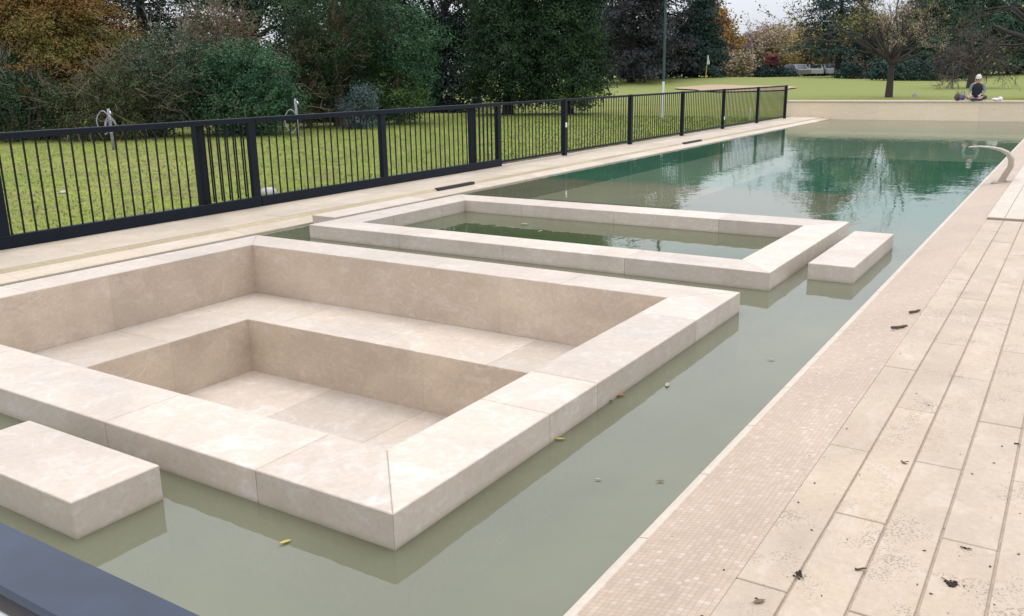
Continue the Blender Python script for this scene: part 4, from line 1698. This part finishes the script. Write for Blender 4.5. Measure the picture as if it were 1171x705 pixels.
pr_ = person(-2.98, 31.90, .618)
pr_.rotation_euler = (0, 0, .12)
pr_.scale = (.9, .9, .9)
mb = MB()
mb.ball((-3.36, 31.74, .73), (.09, .07, .09), 12, 8, .08)
mb.tube([(-3.42, 31.74, .82), (-3.40, 31.74, .90), (-3.33, 31.74, .905), (-3.30, 31.74, .82)], .012, 6)
tag(mb.build('bag', M['purple'], smooth=True, loc=(-3.36, 31.74, .618)), 'small purple bag on the far wall beside the sitting person', 'bag')
mb = MB()
mb.ball((-3.52, 31.92, .73), (.10, .12, .115), 12, 8, .1)
mb.tube([(-3.56, 31.92, .83), (-3.53, 31.92, .91), (-3.49, 31.92, .83)], .012, 6)
tag(mb.build('bag', M['brown_cloth'], smooth=True, loc=(-3.52, 31.92, .618)), 'dark brown bag on the far wall left of the purple bag', 'bag')
mb = MB()
mb.ball((-2.42, 31.85, .66), (.14, .09, .045), 12, 8, .2)
mb.ball((-2.30, 31.85, .68), (.07, .07, .06), 10, 7, .2)
tag(mb.build('plastic_bag', M['plastic'], smooth=True, loc=(-2.42, 31.85, .618)), 'crumpled white plastic bag lying on the wall right of the person', 'plastic bag')


# ------------------------------------------------------------------ leaves and dirt
def leaf(x, y, z, s, mat, label, ang, curl=.2, cat='leaf'):
    pts = [(-1, 0), (-.45, .34), (.2, .40), (.7, .2), (1.05, 0), (.7, -.2), (.2, -.38), (-.45, -.30)]
    ca, sa = math.cos(ang), math.sin(ang)
    vs = [(0, 0, .004)]
    for lay in (0, 1):
        for a, b in pts:
            q = (a * s, b * s)
            vs.append((q[0] * ca - q[1] * sa, q[0] * sa + q[1] * ca, .004 + curl * s * (abs(b) + .25 * abs(a)) + (-.0012 if lay else 0)))
    n = len(pts)
    vs.append((0, 0, .0025))
    fs = [(0, 1 + i, 1 + (i + 1) % n) for i in range(n)] + [(len(vs) - 1, 1 + n + (i + 1) % n, 1 + n + i) for i in range(n)]
    fs += [(1 + i, 1 + n + i, 1 + n + (i + 1) % n, 1 + (i + 1) % n) for i in range(n)]
    mb = MB()
    mb.add(vs, fs)
    mb.tube([(-1.0 * s * ca, -1.0 * s * sa, .006), (-1.5 * s * ca + .004, -1.5 * s * sa, .008)], .0012, 4)
    o = mb.build('fallen_leaf', mat)
    o.location = (x, y, z)
    return tag(o, label, cat)


def pix(x, y, z):
    r = CAM_R * ((x - 585.5) / FPX) - CAM_U * ((y - 352.5) / FPX) + CAM_F
    t = (z - CAM_C.z) / r.z
    return CAM_C.x + r.x * t, CAM_C.y + r.y * t, z


L = [
    ((868, 689), DZ + .001, .021, 'leaf_brown', 'brown leaf lying on the deck at the bottom edge of the photo', .9),
    ((706, 453), .002, .042, 'leaf_orange', 'orange leaf floating against the right side of the dry tub', .8),
    ((695, 459), .002, .026, 'leaf_brown', 'brown leaf floating next to the orange leaf', .3),
    ((640, 503), .002, .025, 'leaf_yellow', 'yellow leaf floating at the side of the dry tub, nearer than the orange leaf', .5),
    ((326, 621), .002, .022, 'leaf_yellow', 'yellow green leaf floating below the near side of the dry tub', 1.2),
    ((684, 549), .002, .014, 'leaf_pale', 'tiny pale leaf floating in mid channel, nearest the camera', .2),
    ((763, 441), .002, .030, 'leaf_pale', 'pale leaf floating in the channel right of the orange leaf', 1.9),
    ((755, 551), .002, .016, 'leaf_brown', 'small brown leaf floating near the mosaic border', .7),
    ((600, 257), .002, .05, 'leaf_pale', 'pale leaf floating inside the filled tub', .4),
    ((618, 265), .002, .038, 'leaf_pale', 'smaller pale leaf floating inside the filled tub, nearer its front', 1.4),
    ((882, 412), .002, .020, 'leaf_pale', 'tiny pale leaf floating off the far corner of the dry tub', .4),
]
for p, z, s, mt, lab, a in L:
    leaf(*pix(p[0], p[1], z), s, M[mt], lab, a)


def clump(px, py, s, label, seed, n=16):
    x, y, z = pix(px, py, DZ)
    rnd = random.Random(seed)
    mb = MB()
    for k in range(n):
        q = abs(rnd.gauss(0, .55)) * s
        a = rnd.uniform(0, 6.28)
        rr = s * rnd.uniform(.10, .30)
        mb.ball((q * math.cos(a), q * math.sin(a) * .8, rr * .3), (rr, rr * .8, rr * .55), 7, 5, .25, rnd)
    for k in range(26):
        q = abs(rnd.gauss(.9, .7)) * s
        a = rnd.gauss(.4, 1.3)
        rr = s * rnd.uniform(.03, .09)
        mb.ball((q * math.cos(a), q * math.sin(a) * .8, rr * .3), (rr, rr * .7, rr * .4), 6, 4, .25, rnd)
    for k in range(1):
        a = rnd.uniform(0, 6.28)
        mb.tube([(0, 0, .003), (s * 1.5 * math.cos(a), s * 1.5 * math.sin(a), .004)], .0015, 4)
    o = mb.build('dirt_clump', M['dirt'], smooth=True)
    o.location = (x, y, z + .001)
    tag(o, label, 'dirt')


clump(912, 657, .022, 'dark dirt clump in the joint right of the brown leaf', 1)
clump(1089, 669, .026, 'dark smeared dirt clump near the bottom right corner', 2)
clump(1104, 628, .012, 'small dark dirt clump beside a deck joint, above the smeared clump', 3)
clump(1163, 508, .012, 'small dark dirt clump at the right border of the photo', 4)


def twig(p0, p1, z, r, label, seed):
    a, b = Vector(pix(*p0, z)), Vector(pix(*p1, z))
    rnd = random.Random(seed)
    pts = [a.lerp(b, i / 4) + Vector((rnd.gauss(0, .004), rnd.gauss(0, .004), r + abs(rnd.gauss(0, .002)))) for i in range(5)]
    mb = MB()
    loc = tuple(a)
    mb.tube(pts, [r, r, r * .9, r * .8, r * .5], 6)
    mb.tube([pts[2], pts[2] + Vector((.02, .012, .004))], r * .6, 5)
    tag(mb.build('fallen_twig', M['bark'], loc=loc), label, 'twig')


twig((976, 652), (991, 652), DZ + .001, .0035, 'brown twig lying between the two larger dirt clumps', 1)
twig((1028, 528), (1038, 532), DZ + .001, .003, 'short twig on the deck in the middle of the right side', 2)
twig((1019, 377), (1037, 374), .07, .009, 'nearer brown twig on the mosaic border', 3)
twig((1040, 359), (1052, 356), .072, .008, 'farther brown twig on the mosaic border', 4)


def litter():
    N = 520
    V = []
    for k in range(N):
        x = random.uniform(-1.08, .5)
        y = 1.2 + 9 * random.random() ** 1.6
        z = DZ + .002 if x > -.735 else .012 + (x + 1.118) / .38 * .064 + .003
        s = random.choice([.0018, .0025, .003, .004, .006])
        a = random.uniform(0, 6.28)
        q = [(s * 1.4, 0), (0, s * .7), (-s, 0), (0, -s * .6)]
        V.append([(x + u * math.cos(a) - v * math.sin(a), y + u * math.sin(a) + v * math.cos(a), z + random.uniform(0, .001)) for u, v in q])
    return struct(mesh_np('leaf_litter', np.array(V), 4, [M['dirt']]), 'stuff')


litter()

# ------------------------------------------------------------------ sky and light
w = bpy.data.worlds.new('World')
scene.world = w
w.use_nodes = True
N = NT(w.node_tree)
bg = w.node_tree.nodes['Background']
sky = N.n('ShaderNodeTexSky', sky_type='NISHITA')
SUN_EL, SUN_AZ = math.radians(70), math.radians(-35)
sky.sun_disc = False
sky.sun_elevation = SUN_EL
sky.sun_rotation = SUN_AZ
sky.dust_density = 3
tc = N.n('ShaderNodeTexCoord')
sep = N.n('ShaderNodeSeparateXYZ')
N.l(tc.outputs['Generated'], sep.inputs[0])
zc = N.math('MAXIMUM', sep.outputs[2], 0.0)
grad = N.math('MULTIPLY_ADD', N.math('POWER', zc, .55), 14.6, 4.9)                     # overcast: brighter overhead than at the skyline
mp = N.n('ShaderNodeMapping')
mp.inputs['Scale'].default_value = (1, 1, 2.6)
N.l(tc.outputs['Generated'], mp.inputs['Vector'])
cl = N.noise(mp.outputs['Vector'], 2.4, 6, .55, .3)
cloud = N.ramp(cl, [(.3, (.82, .87, .97)), (.7, (.95, .98, 1.06))])
vm = N.n('ShaderNodeVectorMath', operation='SCALE')
N.l(cloud, vm.inputs[0])
N.l(grad, vm.inputs['Scale'])
c = N.mix(.86, sky.outputs['Color'], vm.outputs[0])
N.l(c, bg.inputs['Color'])
bg.inputs['Strength'].default_value = .12

sd = bpy.data.lights.new('sun', 'SUN')
sd.energy = 1.25
sd.angle = math.radians(30)
sd.color = (1, .96, .9)
so = bpy.data.objects.new('sun', sd)
COL.objects.link(so)
dirv = Vector((math.sin(SUN_AZ) * math.cos(SUN_EL), math.cos(SUN_AZ) * math.cos(SUN_EL), math.sin(SUN_EL)))
so.rotation_euler = dirv.to_track_quat('Z', 'Y').to_euler()
so.location = (0, 0, 30)

scene.view_settings.view_transform = 'Standard'
scene.view_settings.look = 'None'
scene.view_settings.gamma = 1
scene.view_settings.exposure = 0.0
